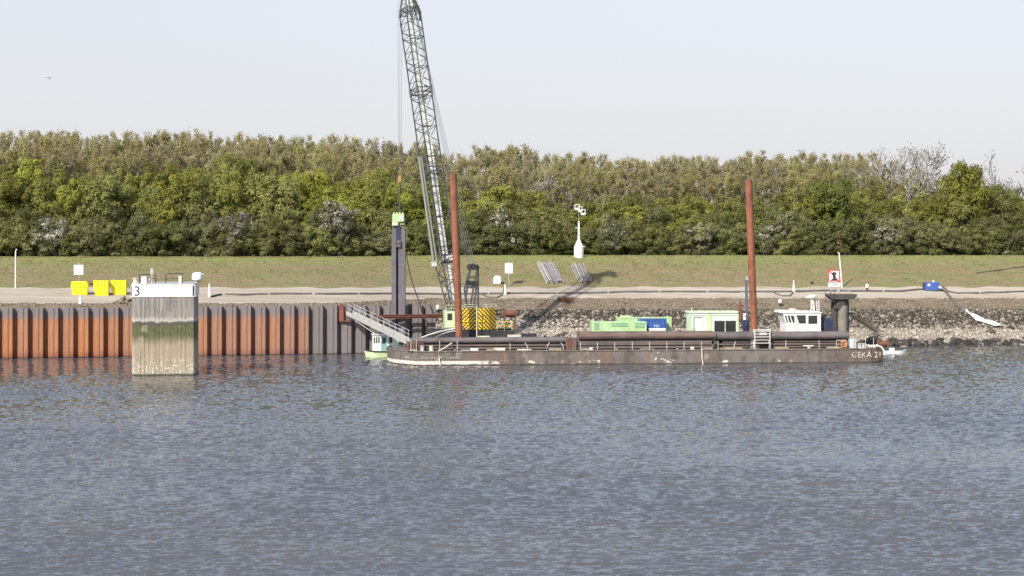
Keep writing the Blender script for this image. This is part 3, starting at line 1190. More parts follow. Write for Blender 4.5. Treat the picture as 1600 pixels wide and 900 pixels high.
def hoop(parent, x0, x1, y, z0, h, mat):
    m = MB()
    m.path([(x0, y, z0), (x0, y, z0 + h - .15), (x0 + .15, y, z0 + h), (x1 - .15, y, z0 + h), (x1, y, z0 + h - .15), (x1, y, z0)], .06, 7)
    m.tube((x0, y, z0 + h * .52), (x1, y, z0 + h * .52), .04)
    m.build('hoop_railing', mat, parent, smooth=True)


hoop(pier, px_p(259, 2), px_p(285, 2), 2, 10.3, 1.1, M['darksteel'])
hoop(pier, px_p(218, 2), px_p(243, 2), 2, 10.3, 1.05, M['darksteel'])
x = px_p(237.5, 1)
strut('light_post', (x, 1, 10.3), (x, 1, 11.6), .06, M['galv'], pier)
MB().mm(x - .18, x + .18, .85, 1.15, 11.3, 12.0).build('signal_lamp', M['galv'], pier, bevel=.03)
MB().lathe([(.42, 0), (.42, .12), (.26, .14), (.26, .55), (.36, .57), (.36, .66)], 14, (px_p(212, .6), .6, 10.3)).build('bollard', M['cream'], pier, smooth=True)
MB().mm(px_p(221, .8), px_p(229, .8), .5, 1.1, 10.3, 11.1).build('white_cabinet', M['signwhite'], pier, bevel=.03)
MB().mm(px_p(231, 1.4), px_p(234.5, 1.4), 1.2, 1.5, 10.3, 10.85).build('white_cabinet', M['signwhite'], pier, bevel=.02)
MB().lathe([(.2, 0), (.2, .75), (.26, .76), (.26, .86)], 12, (px_p(282, .9), .9, 10.3)).build('bollard', M['cream'], pier, smooth=True)
# lantern
lp = pf.world(px_p(308.5, .9), .9, 10.34)
ln = thing('navigation_lantern', 'white round lantern on the right corner of the concrete pier', 'lantern', lp)
MB().lathe([(.18, 0), (.18, .25)], 12).build('lantern_foot', M['galv'], ln)
MB().lathe([(.3, .22), (.58, .4), (.64, .7), (.58, 1.05), (.36, 1.2), (.1, 1.24)], 16).build('lantern_drum', M['signwhite'], ln, smooth=True)
MB().bar((.3, 0, 1.16), (.72, .1, .98), .25, .05).build('lantern_visor', M['signwhite'], ln)

# ------------------------------------------------------------------ things on the road and the dike
p = G(24, 450)
pl = thing('marker_pole', 'tall white pole with bent tip on the grass at far left', 'pole', p)
strut('pole', (0, 0, -.3), (.03, 0, 5.05), .085, M['white'], pl)
MB().path([(.03, 0, 5.03), (.05, 0, 5.2), (.2, 0, 5.42)], .08, 7).build('pole_tip', M['white'], pl, smooth=True)


def square_sign(px, row, top, bot, hw, label):
    p = G(px, row)
    s = thing('notice_board', label, 'sign', p)
    k = p.y / F
    zt_, zb_ = H - (top - HR) * k - p.z, H - (bot - HR) * k - p.z
    strut('sign_post', (0, 0, -.3), (0, 0, zt_ + .35), .045, M['galv'], s)
    MB().mm(-hw, hw, -.11, -.05, zb_, zt_).build('sign_panel', M['signwhite'], s, bevel=.01)
    return s


square_sign(123, 449, 414, 429, .66, 'square white board on a thin post behind the leftmost yellow skip')
square_sign(795, 447, 411, 427, .58, 'square white board on a thin post above the white bulk bag')


def skip(px0, px1, top, bot, label, lid):
    p = G((px0 + px1) / 2, bot)
    k = p.y / F
    wd = (px1 - px0) * k
    h_ = (bot - top) * k
    s = thing('skip_container', label, 'skip', p, ANG * .6, 'yellow skips on the road')
    hw = wd / 2
    body = MB()
    if lid:
        body.prism([(-hw * .86, 0), (hw * .9, 0), (hw * .94, h_ * .52), (-hw * .9, h_ * .52)], 'y', 0, 1.9)
        body.build('skip_body', M['yellow'], s, bevel=.03)
        MB().prism([(-hw, h_ * .54), (hw, h_ * .54), (hw * .97, h_ * .86), (hw * .8, h_), (-hw * .92, h_), (-hw, h_ * .9)], 'y', -.05, 1.95).build('skip_lid', M['yellow'], s, bevel=.04)
    else:
        body.prism([(-hw * .66, 0), (hw, 0), (hw, h_ * .93), (-hw, h_ * .93), (-hw * .98, h_ * .45)], 'y', 0, 1.9)
        body.build('skip_body', M['yellow'], s, bevel=.03)
        MB().mm(-hw - .03, hw + .03, -.04, 1.94, h_ * .935, h_).build('skip_rim', M['yellow'], s, bevel=.015)
        for q in (-.35, .1, .5):
            MB().mm(hw * q - .08, hw * q + .08, .3, .5, h_, h_ + .12).build('hinge', M['darksteel'], s)
        for q in (-.5, .45):
            MB().tube((hw * q, -.06, h_ * .75), (hw * q, .02, h_ * .75), .07).build('lifting_lug', M['darksteel'], s)
    for q in (-.5, .6):
        MB().mm(hw * q - .1, hw * q + .1, .1, 1.8, -.05, .02).build('skid', M['darksteel'], s)


skip(111, 137, 440, 461, 'leftmost yellow skip with a closed lid below the white board', True)
skip(146, 169, 438.5, 462, 'middle yellow skip between the lidded one and the one near the pier', False)
skip(173, 196.5, 438, 461, 'right-hand yellow skip nearest the concrete pier', False)


def post(px, row, top, label, w_=.2):
    p = G(px, row)
    h_ = (row - top) * p.y / F
    s = thing('marker_post', label, 'post', p, 0, 'white marker posts along the road')
    MB().prism([(-w_, -w_), (w_, -w_), (w_, w_), (-w_, w_)], 'z', -.3, h_ * .05).build('post_foot', M['galv'], s)
    m = MB()
    m.add([(-w_ * .9, -w_ * .6, h_ * .05), (w_ * .9, -w_ * .6, h_ * .05), (w_ * .9, w_ * .6, h_ * .05), (-w_ * .9, w_ * .6, h_ * .05), (-w_ * .3, -w_ * .35, h_), (w_ * .3, -w_ * .35, h_),
           (w_ * .3, w_ * .35, h_), (-w_ * .3, w_ * .35, h_)], [(0, 3, 2, 1), (4, 5, 6, 7), (0, 1, 5, 4), (1, 2, 6, 5), (2, 3, 7, 6), (3, 0, 4, 7)])
    m.build('post_shaft', M['white'], s, bevel=.015)
    return s


post(125, 475, 462, 'short white marker post in front of the leftmost yellow skip')
post(327, 464, 443, 'white marker post right of the concrete pier')
post(789, 461, 444, 'white marker post below the board near the bulk bag')
post(1240, 456, 438, 'white marker post on the road right of the right-hand spud')


def topped(px, row, label):
    p = G(px, row)
    s = thing('capped_bollard', label, 'bollard', p, 0, 'white-topped bollards on the bank')
    MB().lathe([(.2, -.3), (.16, .5)], 10).build('bollard_stem', M['black'], s, smooth=True)
    MB().lathe([(.2, .5), (.25, .6), (.25, .95), (.16, 1.1)], 12).build('bollard_cap', M['signwhite'], s, smooth=True)


topped(684, 489, 'white-topped dark bollard on the bank left of the crane')
topped(1219, 479, 'white-topped dark bollard on the bank above the tug wheelhouse')
topped(1355, 455, 'white-topped dark bollard on the road right of the sign')

# bulk bag
p = G(777, 444)
s = thing('bulk_bag', 'bulging white bulk bag standing on the dike foot right of the crane', 'bag', p)
m = MB()
prof_b = [(-.55, 0), (.5, -.05), (.62, .5), (.55, 1.05), (.1, 1.2), (-.5, 1.1), (-.66, .55)]
m.prism(prof_b, 'y', -.5, .5)
m.build('bag_body', M['cloth'], s, bevel=.12, smooth=True)
MB().path([(-.4, -.3, 1.05), (-.2, -.25, 1.4), (.05, -.2, 1.12)], .035, 5).build('bag_loop', M['cloth'], s)
MB().path([(.15, .2, 1.1), (.3, .2, 1.35), (.48, .2, 1.02)], .035, 5).build('bag_loop', M['cloth'], s)


# pipeline along the road
def ground_path(pts, lift):
    out = []
    for (a, ra), (b, rb) in zip(pts[:-1], pts[1:]):
        n_ = max(2, int(abs(b - a) / 9))
        for i in range(n_):
            f = i / n_
            q = G(a + (b - a) * f, ra + (rb - ra) * f)
            out.append((q.x, q.y, q.z + lift))
    q = G(*pts[-1])
    out.append((q.x, q.y, q.z + lift))
    return out


def gpipe(name, label, cat, pts, r, mat, coll=0):
    P_ = ground_path(pts, r * .9)
    s = thing(name, label, cat, P_[0])
    o0 = Vector(P_[0])
    MB().path([Vector(q) - o0 for q in P_], r, 7).build('hose', mat, s, smooth=True)
    if coll:
        for i in range(coll, len(P_) - 1, coll):
            a, b = Vector(P_[i]) - o0, Vector(P_[i + 1]) - o0
            d_ = (b - a).normalized()
            MB().tube(a - d_ * .12, a + d_ * .12, r * 1.5, 8).build('coupling', M['galv'], s)


gpipe('pipeline', 'long grey pipeline on the road left of the crane', 'pipe', [(352, 461), (380, 461.5), (440, 460), (500, 460.5), (560, 460), (640, 460), (700, 460.5), (790, 459.5)], .13, M['hose'], 7)
gpipe('pipeline', 'grey pipeline on the road between the crane and the right-hand spud', 'pipe', [(792, 459), (870, 459.3), (930, 458.7), (980, 457), (1060, 456.6), (1150, 457), (1238, 456.5)], .13, M['hose'], 8)
gpipe('pipeline', 'grey pipeline on the road right of the sign up to the blue pump', 'pipe', [(1244, 456.5), (1290, 455), (1340, 456), (1410, 456), (1432, 453.5), (1446, 453)], .14, M['hose'], 7)
gpipe('pipeline', 'grey pipeline running right from the blue pump out of view', 'pipe', [(1472, 448), (1482, 456.5), (1495, 459), (1540, 458.5), (1584, 457), (1610, 456), (1680, 455)], .13, M['hose'], 8)
gpipe('road_hose', 'slack dark hose loop on the road beside the crane gantry', 'hose', [(745, 458.5), (752, 460), (762, 465), (776, 466), (784, 462), (787, 455), (788, 446)], .1, M['hose'])
gpipe('road_hose', 'slack hose loop on the road left of the white post by the tug', 'hose', [(1206, 456.5), (1213, 460), (1222, 463), (1234, 463), (1239, 458)], .1, M['hose'])
gpipe('cable', 'thin dark cable lying up the dike slope at the right edge', 'cable', [(1526, 427.5), (1560, 423), (1585, 419), (1640, 412)], .07, M['black'])
gpipe('short_pipe', 'short dark pipe end on the gravel right of the pier', 'pipe', [(330, 465), (338, 463), (346, 461.5)], .14, M['black'])
gpipe('discharge_hose', 'dark hose running down the stone bank from the blue pump to the white sheet', 'hose', [(1470, 453), (1478, 458), (1486, 468), (1495, 478), (1504, 487), (1511, 491)], .19, M['hose'])
# white sheeting
a = G(1510, 490)
s = thing('plastic_sheet', 'crumpled white sheeting trailing down the stone bank at right', 'sheet', a)
r = random.Random(4)
pts = [(1509, 489, .25), (1517, 496, .55), (1526, 501, .8), (1538, 506, .75), (1548, 508, .6), (1556, 512, .45), (1566, 514.5, .12)]
V, Fs = [], []
for i, (px, rw, hw) in enumerate(pts):
    q = G(px, rw)
    for j in range(7):
        f = j / 6 * 2 - 1
        V.append((q.x - a.x + f * hw * .35 + r.uniform(-.1, .1), q.y - a.y + f * hw * 1.0, q.z - a.z + .25 + f * hw * .3 + r.uniform(0, .42)))
for i in range(len(pts) - 1):
    for j in range(6):
        Fs.append((i * 7 + j, i * 7 + j + 1, (i + 1) * 7 + j + 1, (i + 1) * 7 + j))
m = MB()
m.add(V, Fs)
sh = m.build('sheet', M['cloth'], s, smooth=True)
md = sh.modifiers.new('thick', 'SOLIDIFY')
md.thickness = .05
# blue pump
p = G(1457, 455)
s = thing('pump_unit', 'blue boxed pump set on the road above the stone bank at right', 'pump', p)
MB().mm(-1.1, 1.1, 0, 1.3, .15, 1.4).build('pump_casing', M['blue'], s, bevel=.05)
MB().mm(-1.15, 1.15, -.04, 1.34, 0, .14).build('skid_frame', M['darksteel'], s)
MB().mm(-.75, -.35, -.03, 0, .8, 1.15).build('control_panel', M['signwhite'], s)
MB().lathe([(.05, 1.4), (.28, 1.4), (.28, 1.62), (.1, 1.7)], 10, (.3, .5, 0)).build('pump_head', M['galv'], s)
MB().tube((1.0, .2, .7), (1.45, -.1, .45), .2, 9).build('outlet', M['galv'], s)
MB().mm(-1.35, -1.1, .3, .9, .2, 1.3).build('radiator', M['navy'], s)
# dark box on the road
p = G(1269, 444.5)
s = thing('utility_box', 'small dark box standing at the foot of the dike left of the sign', 'box', p)
MB().mm(-.22, .22, 0, .4, -.1, .38).build('box_body', M['black'], s, bevel=.02)
MB().mm(-.26, .26, -.04, .44, .381, .43).build('box_lid', M['darksteel'], s)


# pipe stacks on the slope
def pipe_stack(pts0, pts1, n, label, grp):
    rd = random.Random(n)
    for i in range(n):
        f = i / (n - 1)
        a = G(pts0[0][0] + (pts0[1][0] - pts0[0][0]) * f + rd.uniform(-1, 1), pts0[0][1] + (pts0[1][1] - pts0[0][1]) * f + rd.uniform(-1.2, 1.2))
        b = G(pts1[0][0] + (pts1[1][0] - pts1[0][0]) * f + rd.uniform(-1, 1), pts1[0][1] + (pts1[1][1] - pts1[0][1]) * f + rd.uniform(-1.2, 1.2))
        lay = i % 3 * .17
        d_ = b - a
        m = MB().path([(0, 0, .12 + lay), d_ * .5 + Vector((0, 0, .12 + lay)), d_ + Vector((0, 0, .12 + lay))], .105, 8)
        o = m.build('steel_tube', M['greypipe'] if rd.random() < .7 else M['galv'], None, a, smooth=True)
        tag(o, label, 'tube', grp)


pipe_stack(((855, 443), (881, 443)), ((839, 414), (864, 414)), 17, 'long grey tube in the wide stack on the dike', 'tubes of the wide stack on the dike')
pipe_stack(((906, 443), (925, 441)), ((893, 416), (910, 417)), 9, 'long grey tube in the narrow stack on the dike', 'tubes of the narrow stack on the dike')
# rusty scrap heap
p = G(885, 472)
s = thing('scrap_heap', 'tangled rusty scrap heap at the edge of the road above the bank', 'scrap heap', p)
rd = random.Random(3)
m = MB()
for i in range(120):
    a = Vector((rd.gauss(0, .85), rd.gauss(0, .5), abs(rd.gauss(0, .35))))
    if abs(a.x) > 1.5: continue
    b = a + Vector((rd.uniform(-.5, .5), rd.uniform(-.5, .5), rd.uniform(-.2, .35)))
    m.bar(a, b, rd.uniform(.04, .12), rd.uniform(.03, .1))
tag(m.build('scrap_bars', M['rust'], s), kind='stuff')

# light tower at the tree line
p = G(904.5, 400.8)
k = p.y / F
lt = thing('light_tower', 'slim white light tower with a round base at the tree line', 'tower', p)
MB().lathe([(.78, -.4), (.78, 1.55), (.72, 1.62), (.38, 2.35), (.22, 2.75)], 18).build('tower_base', M['white'], lt, smooth=True)
MB().lathe([(.2, 2.7), (.13, 5.6), (.1, 5.65)], 12).build('tower_shaft', M['white'], lt, smooth=True)
MB().mm(.3, .95, -.5, .5, 1.55, 1.64).build('entrance_hood', M['white'], lt)
MB().mm(-.62, -.08, -.05, .05, 4.55, 4.63).build('bracket', M['white'], lt)
strut('mast', (0, 0, 5.6), (0, 0, 7.6), .035, M['galv'], lt)
m = MB()
for (x0, x1, z0, z1) in ((-.65, .1, 7.5, 8.3), (-.1, .5, 7.2, 8.0), (.35, 1.0, 6.7, 7.5)):
    m.bar((x0, 0, z0), (x1, 0, z0), .1, .1).bar((x0, 0, z1), (x1, 0, z1), .1, .1).bar((x0, 0, z0), (x0, 0, z1), .1, .1).bar((x1, 0, z0), (x1, 0, z1), .1, .1)
    m.mm(x0, x1, .02, .07, z0, z0 + (z1 - z0) * .35)
m.build('radar_frame', M['white'], lt)

# ------------------------------------------------------------------ material barge
bl = Vector((-11.55, 231, 0))
BA = math.atan2(5.5, 55.7)
bf = Fr(bl, BA)
DK = 1.78
barge = thing('cargo_barge', 'long low worn brown barge loaded with stacked steel piles', 'barge', bl, BA)
plan = [(0, 0), (56, 0), (57.9, 1.1), (57.9, 9.2), (-1.5, 9.5), (-3.2, 7.6), (-2.6, 4.2)]
hull = MB()
n = len(plan)
low = [(x * .985 + .3, y, -1.0) for x, y in plan]
hull.add([(x, y, -1.0) for x, y in plan] + [(x, y, DK) for x, y in plan], [tuple(range(n))[::-1], tuple(range(n, 2 * n))] + [(i, (i + 1) % n, n + (i + 1) % n, n + i) for i in range(n)])
hull.build('hull', M['hull'], barge)
rub = MB()
rub.mm(0, 56, -.07, -.002, DK - .13, DK + .02)
rub.bar((-.0, -.03, DK - .055), (-2.62, 4.17, DK - .055), .08, .15)
rub.build('rubbing_strake', M['hull'], barge)
for x in np.arange(3.4, 56, 4.6):
    MB().mm(x - .05, x + .05, -.035, -.001, -.5, DK - .135).build('hull_rib', M['hull'], barge)
MB().mm(57.0, 57.4, 1.4, 8.8, DK + .002, DK + .1).build('stern_plate', M['rust'], barge)


def bX(px, y=0): return bf.x(px, y)


flat_text('lettering', 'GEKA 21', 1.0, barge, bX(1354), -.08, .68, M['letter'], 1.0)
flat_text('lettering', 'D WINNI', .42, barge, bX(669), -.08, .82, M['letter'], 1.0)
flat_text('lettering', 'BI I  TONNAU', .42, barge, bX(703), -.08, .82, M['letter'], .95)
m = flat_text('lettering', 'Seina', .5, barge, 0, 0, .85, M['letter'])
dv = Vector((-2.6, 4.2, 0)).normalized()
m.rotation_euler = (0, 0, math.atan2(-dv.y, -dv.x))
m.location = dv * 1.9 + Vector((-.05, -.08, 0))
# scraped paint marks amidships
for px, rw, w_, h_ in ((1023, 563, .28, .4), (1031, 562, .5, .16), (1037, 564, .3, .28), (1027, 552, .18, .2), (745, 566, 1.6, .1), (1232, 565, .5, .12)):
    x = bX(px)
    z = bf.z(rw, x)
    MB().prism([(x, z), (x + w_, z + .04), (x + w_ * .8, z + h_), (x + w_ * .3, z + h_ * .7)], 'y', -.012, -.002).build('paint_scrape', M['letter'], barge)
# stanchions
for px, tp in ((642, 531), (650.5, 531), (687, 533), (714.5, 532), (797, 536), (907, 535), (933.5, 535), (960.5, 535), (988, 534), (1015, 534), (1042, 534), (1069, 534), (1096, 534), (1122, 533),
               (1228, 532), (1280, 532)):
    x = bX(px, .15)
    strut('stanchion', (x, .15, DK), (x, .15, bf.z(tp, x, .15)), .035, M['cream'], barge)
for px, dx in ((854, -1), (881, 1), (1147, -.5), (825, 1)):
    x = bX(px, .15)
    MB().path([(x, .15, DK), (x - dx * .05, .15, DK + .45), (x - dx * .35, .15, DK + .95)], .04, 6).build('bent_stanchion', M['cream'], barge, smooth=True)
strut('lifeline', (bX(907, .15), .15, DK + .42), (bX(1122, .15), .15, DK + .4), .012, M['cable'], barge)
strut('lifeline', (bX(907, .15), .15, DK + .98), (bX(1122, .15), .15, DK + .98), .012, M['cable'], barge)
# bollards and fittings
for px, y in ((660, .5), (674, .5), (1343.5, .6), (1349, .6), (1082, .45), (924, .45)):
    x = bX(px, y)
    hh = .62 if px not in (1082, 924) else .3
    MB().lathe([(.3, 0), (.24, .05), (.24, hh - .1), (.3, hh - .08), (.3, hh)], 14, (x, y, DK)).build('bollard', M['cream'] if px in (674, 924, 1082) else M['galv'], barge, smooth=True)
for px0, px1, h_, mt in ((735, 747, .26, 'signwhite'), (772, 789, .3, 'cream'), (760, 776, .14, 'wood'), (808, 830, .12, 'cream'), (858, 877, .18, 'wood'), (908, 922, .16, 'wood'), (1000, 1022, .12, 'conc'),
                        (1098, 1113, .16, 'wood'), (1132, 1160, .16, 'wood'), (1211, 1232, .18, 'wood'), (1292, 1311, .2, 'wood'), (720, 734, .1, 'galv'), (640, 652, .16, 'galv')):
    MB().mm(bX(px0, .5), bX(px1, .5), .3, .75, DK, DK + h_).build('deck_block', M[mt], barge, bevel=.02)
x = bX(1263, .4)
MB().mm(x - .65, x + .65, .25, .55, DK + .28, DK + .4).mm(x - .1, x + .1, .3, .5, DK, DK + .28).build('fairlead', M['cream'], barge, bevel=.02)
# hanging mooring rope at the bow and a fender strip
x = bX(686)
MB().path([(x + 1.6, .9, DK + .9), (x + .6, .2, DK + .3), (x - .1, -.1, DK), (x, -.16, 1.0), (x + .15, -.18, .0), (x + .2, -.18, -.3)], .075, 6).build('mooring_rope', M['cream'], barge, smooth=True)
x = bX(1096.5)
MB().path([(x, .05, DK + .1), (x, -.12, DK - .1), (x, -.14, .9), (x + .12, -.16, 0), (x + .14, -.16, -.3)], .07, 6).build('mooring_rope', M['cream'], barge, smooth=True)
# stern: frame, bin, coils, winch
xa, xb = bX(1307, .5), bX(1322, .5)
railing(barge, [(xa, .5, DK), ((xa + xb) / 2, .5, DK), (xb, .5, DK)], 1.0, M['cream'], .03)
m = MB()
cx, cz = bX(1319, .4), DK + .55
m.path([(cx + .38 * math.cos(q), .42, cz + .38 * math.sin(q)) for q in np.linspace(0, 2 * math.pi, 15)], .1, 6)
m.build('lifebuoy', M['orange'], barge, smooth=True)
MB().mm(bX(1327, .8), bX(1337, .8), .5, 1.2, DK, DK + 1.15).build('plastic_bin', worn('pale_blue_plastic', (.45, .52, .54), (.5, .5, .48), None, 2), barge, bevel=.05)
for px, hh in ((1334, 1.45), (1352.5, 1.2), (1365, 1.3)):
    x = bX(px, .3)
    strut('stanchion', (x, .3, DK), (x, .3, DK + hh), .035, M['cream'], barge)
rd = random.Random(6)
for i in range(9):
    x = bX(1348 + i * 3.1, .9)
    MB().sphere((x, .7 + rd.uniform(0, .6), DK + .18), (rd.uniform(.2, .36), rd.uniform(.2, .3), rd.uniform(.16, .34)), 8, 5).build('rope_coil', M['cream'] if i % 3 else M['cloth'], barge, smooth=True)
m = MB()
x = bX(1379, 1.2)
m.tube((x - .5, 1.2, DK + .5), (x + .5, 1.2, DK + .5), .34, 12)
m.mm(x - .62, x - .5, .8, 1.6, DK, DK + .95).mm(x + .5, x + .62, .8, 1.6, DK, DK + .95)
m.build('winch', M['rust'], barge)
m = MB()
m.path([(x - 1.2, .3, DK + .35), (x - .5, .1, DK + .2), (x - .25, -.1, DK - .2), (x - .25, -.16, .95)], .1, 6)
m.build('stern_rope', M['cream'], barge, smooth=True)

# stair tower standing on deck
x0, x1 = bX(1179, .7), bX(1203.5, .7)
zt_ = bf.z(515, x0, .7)
st_ = thing('access_stair', 'white steel stair tower on the barge deck in front of the pile stacks', 'stair', bf.world(x0, .7, DK), BA)
wd, hh = x1 - x0, zt_ - DK
for xx in (.03, wd - .03):
    for yy in (0, .7): strut('stair_post', (xx, yy, 0), (xx, yy, hh), .05, M['white'], st_)
for f in (.3, .62, .93):
    MB().mm(0, wd, -.03, .73, hh * f - .05, hh * f).build('tread', M['white'], st_)
for f in (.45, .78, 1.0):
    strut('stair_rail', (0, 0, hh * f), (wd, 0, hh * f), .035, M['white'], st_)
MB().mm(wd * .35, wd * .8, .3, .5, hh * .64, hh * .9).build('panel', M['signwhite'], st_)
MB().prism([(-.35, 0), (wd * .4, 0), (wd * .35, hh * .25), (-.2, hh * .62)], 'y', .75, .95).build('stair_flank', M['cream'], st_)


# pile stacks
def hat(x0, x1, y0, wd, z0, h_, nest=False):
    """one long U-section sheet pile lying open side down"""
    s_ = .16
    m = MB()
    pr_ = [(y0, z0), (y0 + .02, z0 + .05), (y0 + s_, z0 + h_), (y0 + wd - s_, z0 + h_), (y0 + wd - .02, z0 + .05), (y0 + wd, z0), (y0 + wd - .12, z0), (y0 + wd - s_ - .1, z0 + h_ - .1), (y0 + s_ + .1, z0 + h_ - .1), (y0 + .12, z0)]
    m.prism(pr_, 'x', x0, x1)
    return m


def hollow(L, r_):
    m = MB()
    n_ = 18
    vs, fs = [], []
    for x, q in ((0, r_), (L, r_), (L, r_ * .93), (0, r_ * .93)):
        vs += [(x, q * math.cos(2 * math.pi * k / n_), q * math.sin(2 * math.pi * k / n_)) for k in range(n_)]
    for j in range(4):
        for k in range(n_):
            a, b = j * n_, ((j + 1) % 4) * n_
            fs.append((a + k, a + (k + 1) % n_, b + (k + 1) % n_, b + k))
    return m.add(vs, fs)


def stack(px0, px1, y0, layers, word, mats):
    z = DK + .12
    xa, xb = bX(px0, y0), bX(px1, y0)
    rd = random.Random(px0)
    for i, (h_, gap) in enumerate(layers):
        top = i == len(layers) - 1
        if top:
            rr = h_ / 2
            for side in range(3):
                off = rd.uniform(-.3, .3)
                o = hollow(xb - xa + rd.uniform(-.3, .3), rr).build('steel_tube', mats[-1], None, smooth=True)
                o.location = bf.world(xa + off, y0 - .25 + rr + side * (h_ + .02), z + rr)
                o.rotation_euler = (0, 0, BA)
                tag(o, ('front', 'middle', 'rear')[side] + ' thick steel tube on top of the ' + word, 'steel tube', 'steel tubes on top of the stacks')
        else:
            for side in (0, 1):
                off = rd.uniform(-.35, .35)
                cut = .9 if px0 > 1000 else 0
                o = hat(0, xb - xa + rd.uniform(-.3, .3) - cut, 0, 1.75, 0, h_).build('steel_pile', mats[i % (len(mats) - 1)], None)
                o.location = bf.world(xa + off + cut, y0 + side * 1.8 + rd.uniform(-.02, .2), z)
                o.rotation_euler = (0, 0, BA)
                tag(o, ('front' if side == 0 else 'rear') + ' steel pile, layer ' + ('at the bottom', 'second from below', 'third from below')[i] + ', ' + word, 'steel pile', 'steel piles stacked on the barge')
        z += h_ + gap
    m = []
    for f in np.linspace(.06, .94, 5):
        o = MB().mm(-.12, .12, 0, 3.6, 0, .11).build('dunnage_beam', M['wood'], None, bf.world(xa + (xb - xa) * f, y0, DK + .004))
        o.rotation_euler = (0, 0, BA)
        tag(o, 'timber bearer under the ' + word, 'timber', 'timber bearers under the pile stacks')


stack(641, 886, 1.3, [(.26, .1), (.26, .1), (.66, 0)], 'left stack by the bow', [M['darkpile'], M['purplegrey']])
stack(903, 1118, 1.0, [(.3, .1), (.55, .1), (.95, 0)], 'middle brown stack', [M['darkpile'], M['brownsteel']])
stack(1116, 1324, 1.2, [(.2, .1), (.22, .1), (.24, .1), (.9, 0)], 'right stack behind the stair', [M['darkpile'], M['darkpile'], M['purplegrey']])
# rough ends of short stock at the bow and between stacks
rd = random.Random(9)
for px0, px1, zt2, lb in ((636, 664, 1.35, 'bundle of rusty cut pile ends standing at the bow end of the left stack'), (884, 903, 1.5, 'bundle of rusty cut pile ends between the left and middle stacks')):
    xa, xb = bX(px0, .95), bX(px1, .95)
    s = thing('pile_offcuts', lb, 'offcuts', bf.world(xa, .75, DK), BA)
    for i in range(16):
        u = rd.uniform(0, xb - xa - .2)
        hh = zt2 * rd.uniform(.7, 1)
        m = MB()
        m.mm(u, u + rd.uniform(.08, .2), rd.uniform(0, .25), .34, 0, hh)
        m.mm(u + .05, u + .3, .18, .24, 0, hh * .95)
        m.build('steel_offcut', M['rust'] if i % 2 else M['brownsteel'], s)

# ------------------------------------------------------------------ crane pontoon
pl_ = bf.world(-.5, 11.2, 0)
pnf = Fr(pl_, BA)
pont = thing('crane_pontoon', 'steel pontoon behind the barge that carries the crane and the site containers', 'pontoon', pl_, BA)
PX1 = pnf.x(1197)
PD = 1.9
MB().mm(0, PX1, 0, 13, -1.2, PD).build('hull', M['hull'], pont)
MB().mm(.2, PX1 - .2, .2, 12.8, PD + .002, PD + .05).build('deck_plate', M['darksteel'], pont)
for i in range(9):
    x = 1.5 + i * (PX1 - 3) / 8
    MB().lathe([(.22, 0), (.2, .4), (.28, .45)], 10, (x, .6, PD + .05)).build('bollard', M['galv'], pont, smooth=True)


def nX(px, y=0): return pnf.x(px, y)


# spuds (steel pipes that pin the pontoon)
def spud(px_t, row_t, px_b, row_b, y, label, lean_note):
    xb, xt = nX(px_b, y), nX(px_t, y)
    zb, zt2 = pnf.z(row_b, xb, y), pnf.z(row_t, xt, y)
    s = thing('spud_pile', label, 'spud', pnf.world(xb, y, zb), BA, 'rusty spuds of the pontoon')
    ax = Vector((xt - xb, 0, zt2 - zb))
    lo = ax * (-(zb + 4) / ax.z)
    MB().path([lo, lo * .5, Vector((0, 0, 0)), ax * .5, ax], .47, 18).build('spud_tube', M['spud'], s, smooth=True)
    u = ax.normalized()
    MB().mm(-.05, .06, -.47, -.2, 0, .55).build('lifting_eye', M['rust'], s, ax - u * .2 + Vector((.12, 0, 0)))
    for f in (.33, .71):
        MB().tube(ax * f - u * .05, ax * f + u * .05, .485, 18).build('weld_band', M['spud'], s, smooth=True)
    return s


spud(708, 272, 717.5, 527, .6, 'tall rusty spud rising in front of the crane', 0)
spud(1169.5, 282, 1178.5, 520, .6, 'tall rusty spud rising right of the site cabin', 0)
for px in (717.5, 1178.5):
    x = nX(px, .6)
    m = MB()
    m.mm(x - .9, x - .56, -.1, 1.4, PD + .05, PD + .75).mm(x + .56, x + .9, -.1, 1.4, PD + .05, PD + .75).mm(x - .9, x + .9, 1.1, 1.45, PD + .051, PD + .74)
    m.build('spud_guide', M['darksteel'], pont)

# ---- crane
cy = 3.6
cxl = nX(733, cy)
cr = thing('crawler_crane', 'green lattice-boom crawler crane with striped counterweight on the pontoon', 'crane', pnf.world(cxl, cy, PD + .05), BA)
cf = Fr(pnf.world(cxl, cy, PD + .05), BA)


def cX(px, y=0): return cf.x(px, y)


def cZ(row, x, y=0): return cf.z(row, x, y)


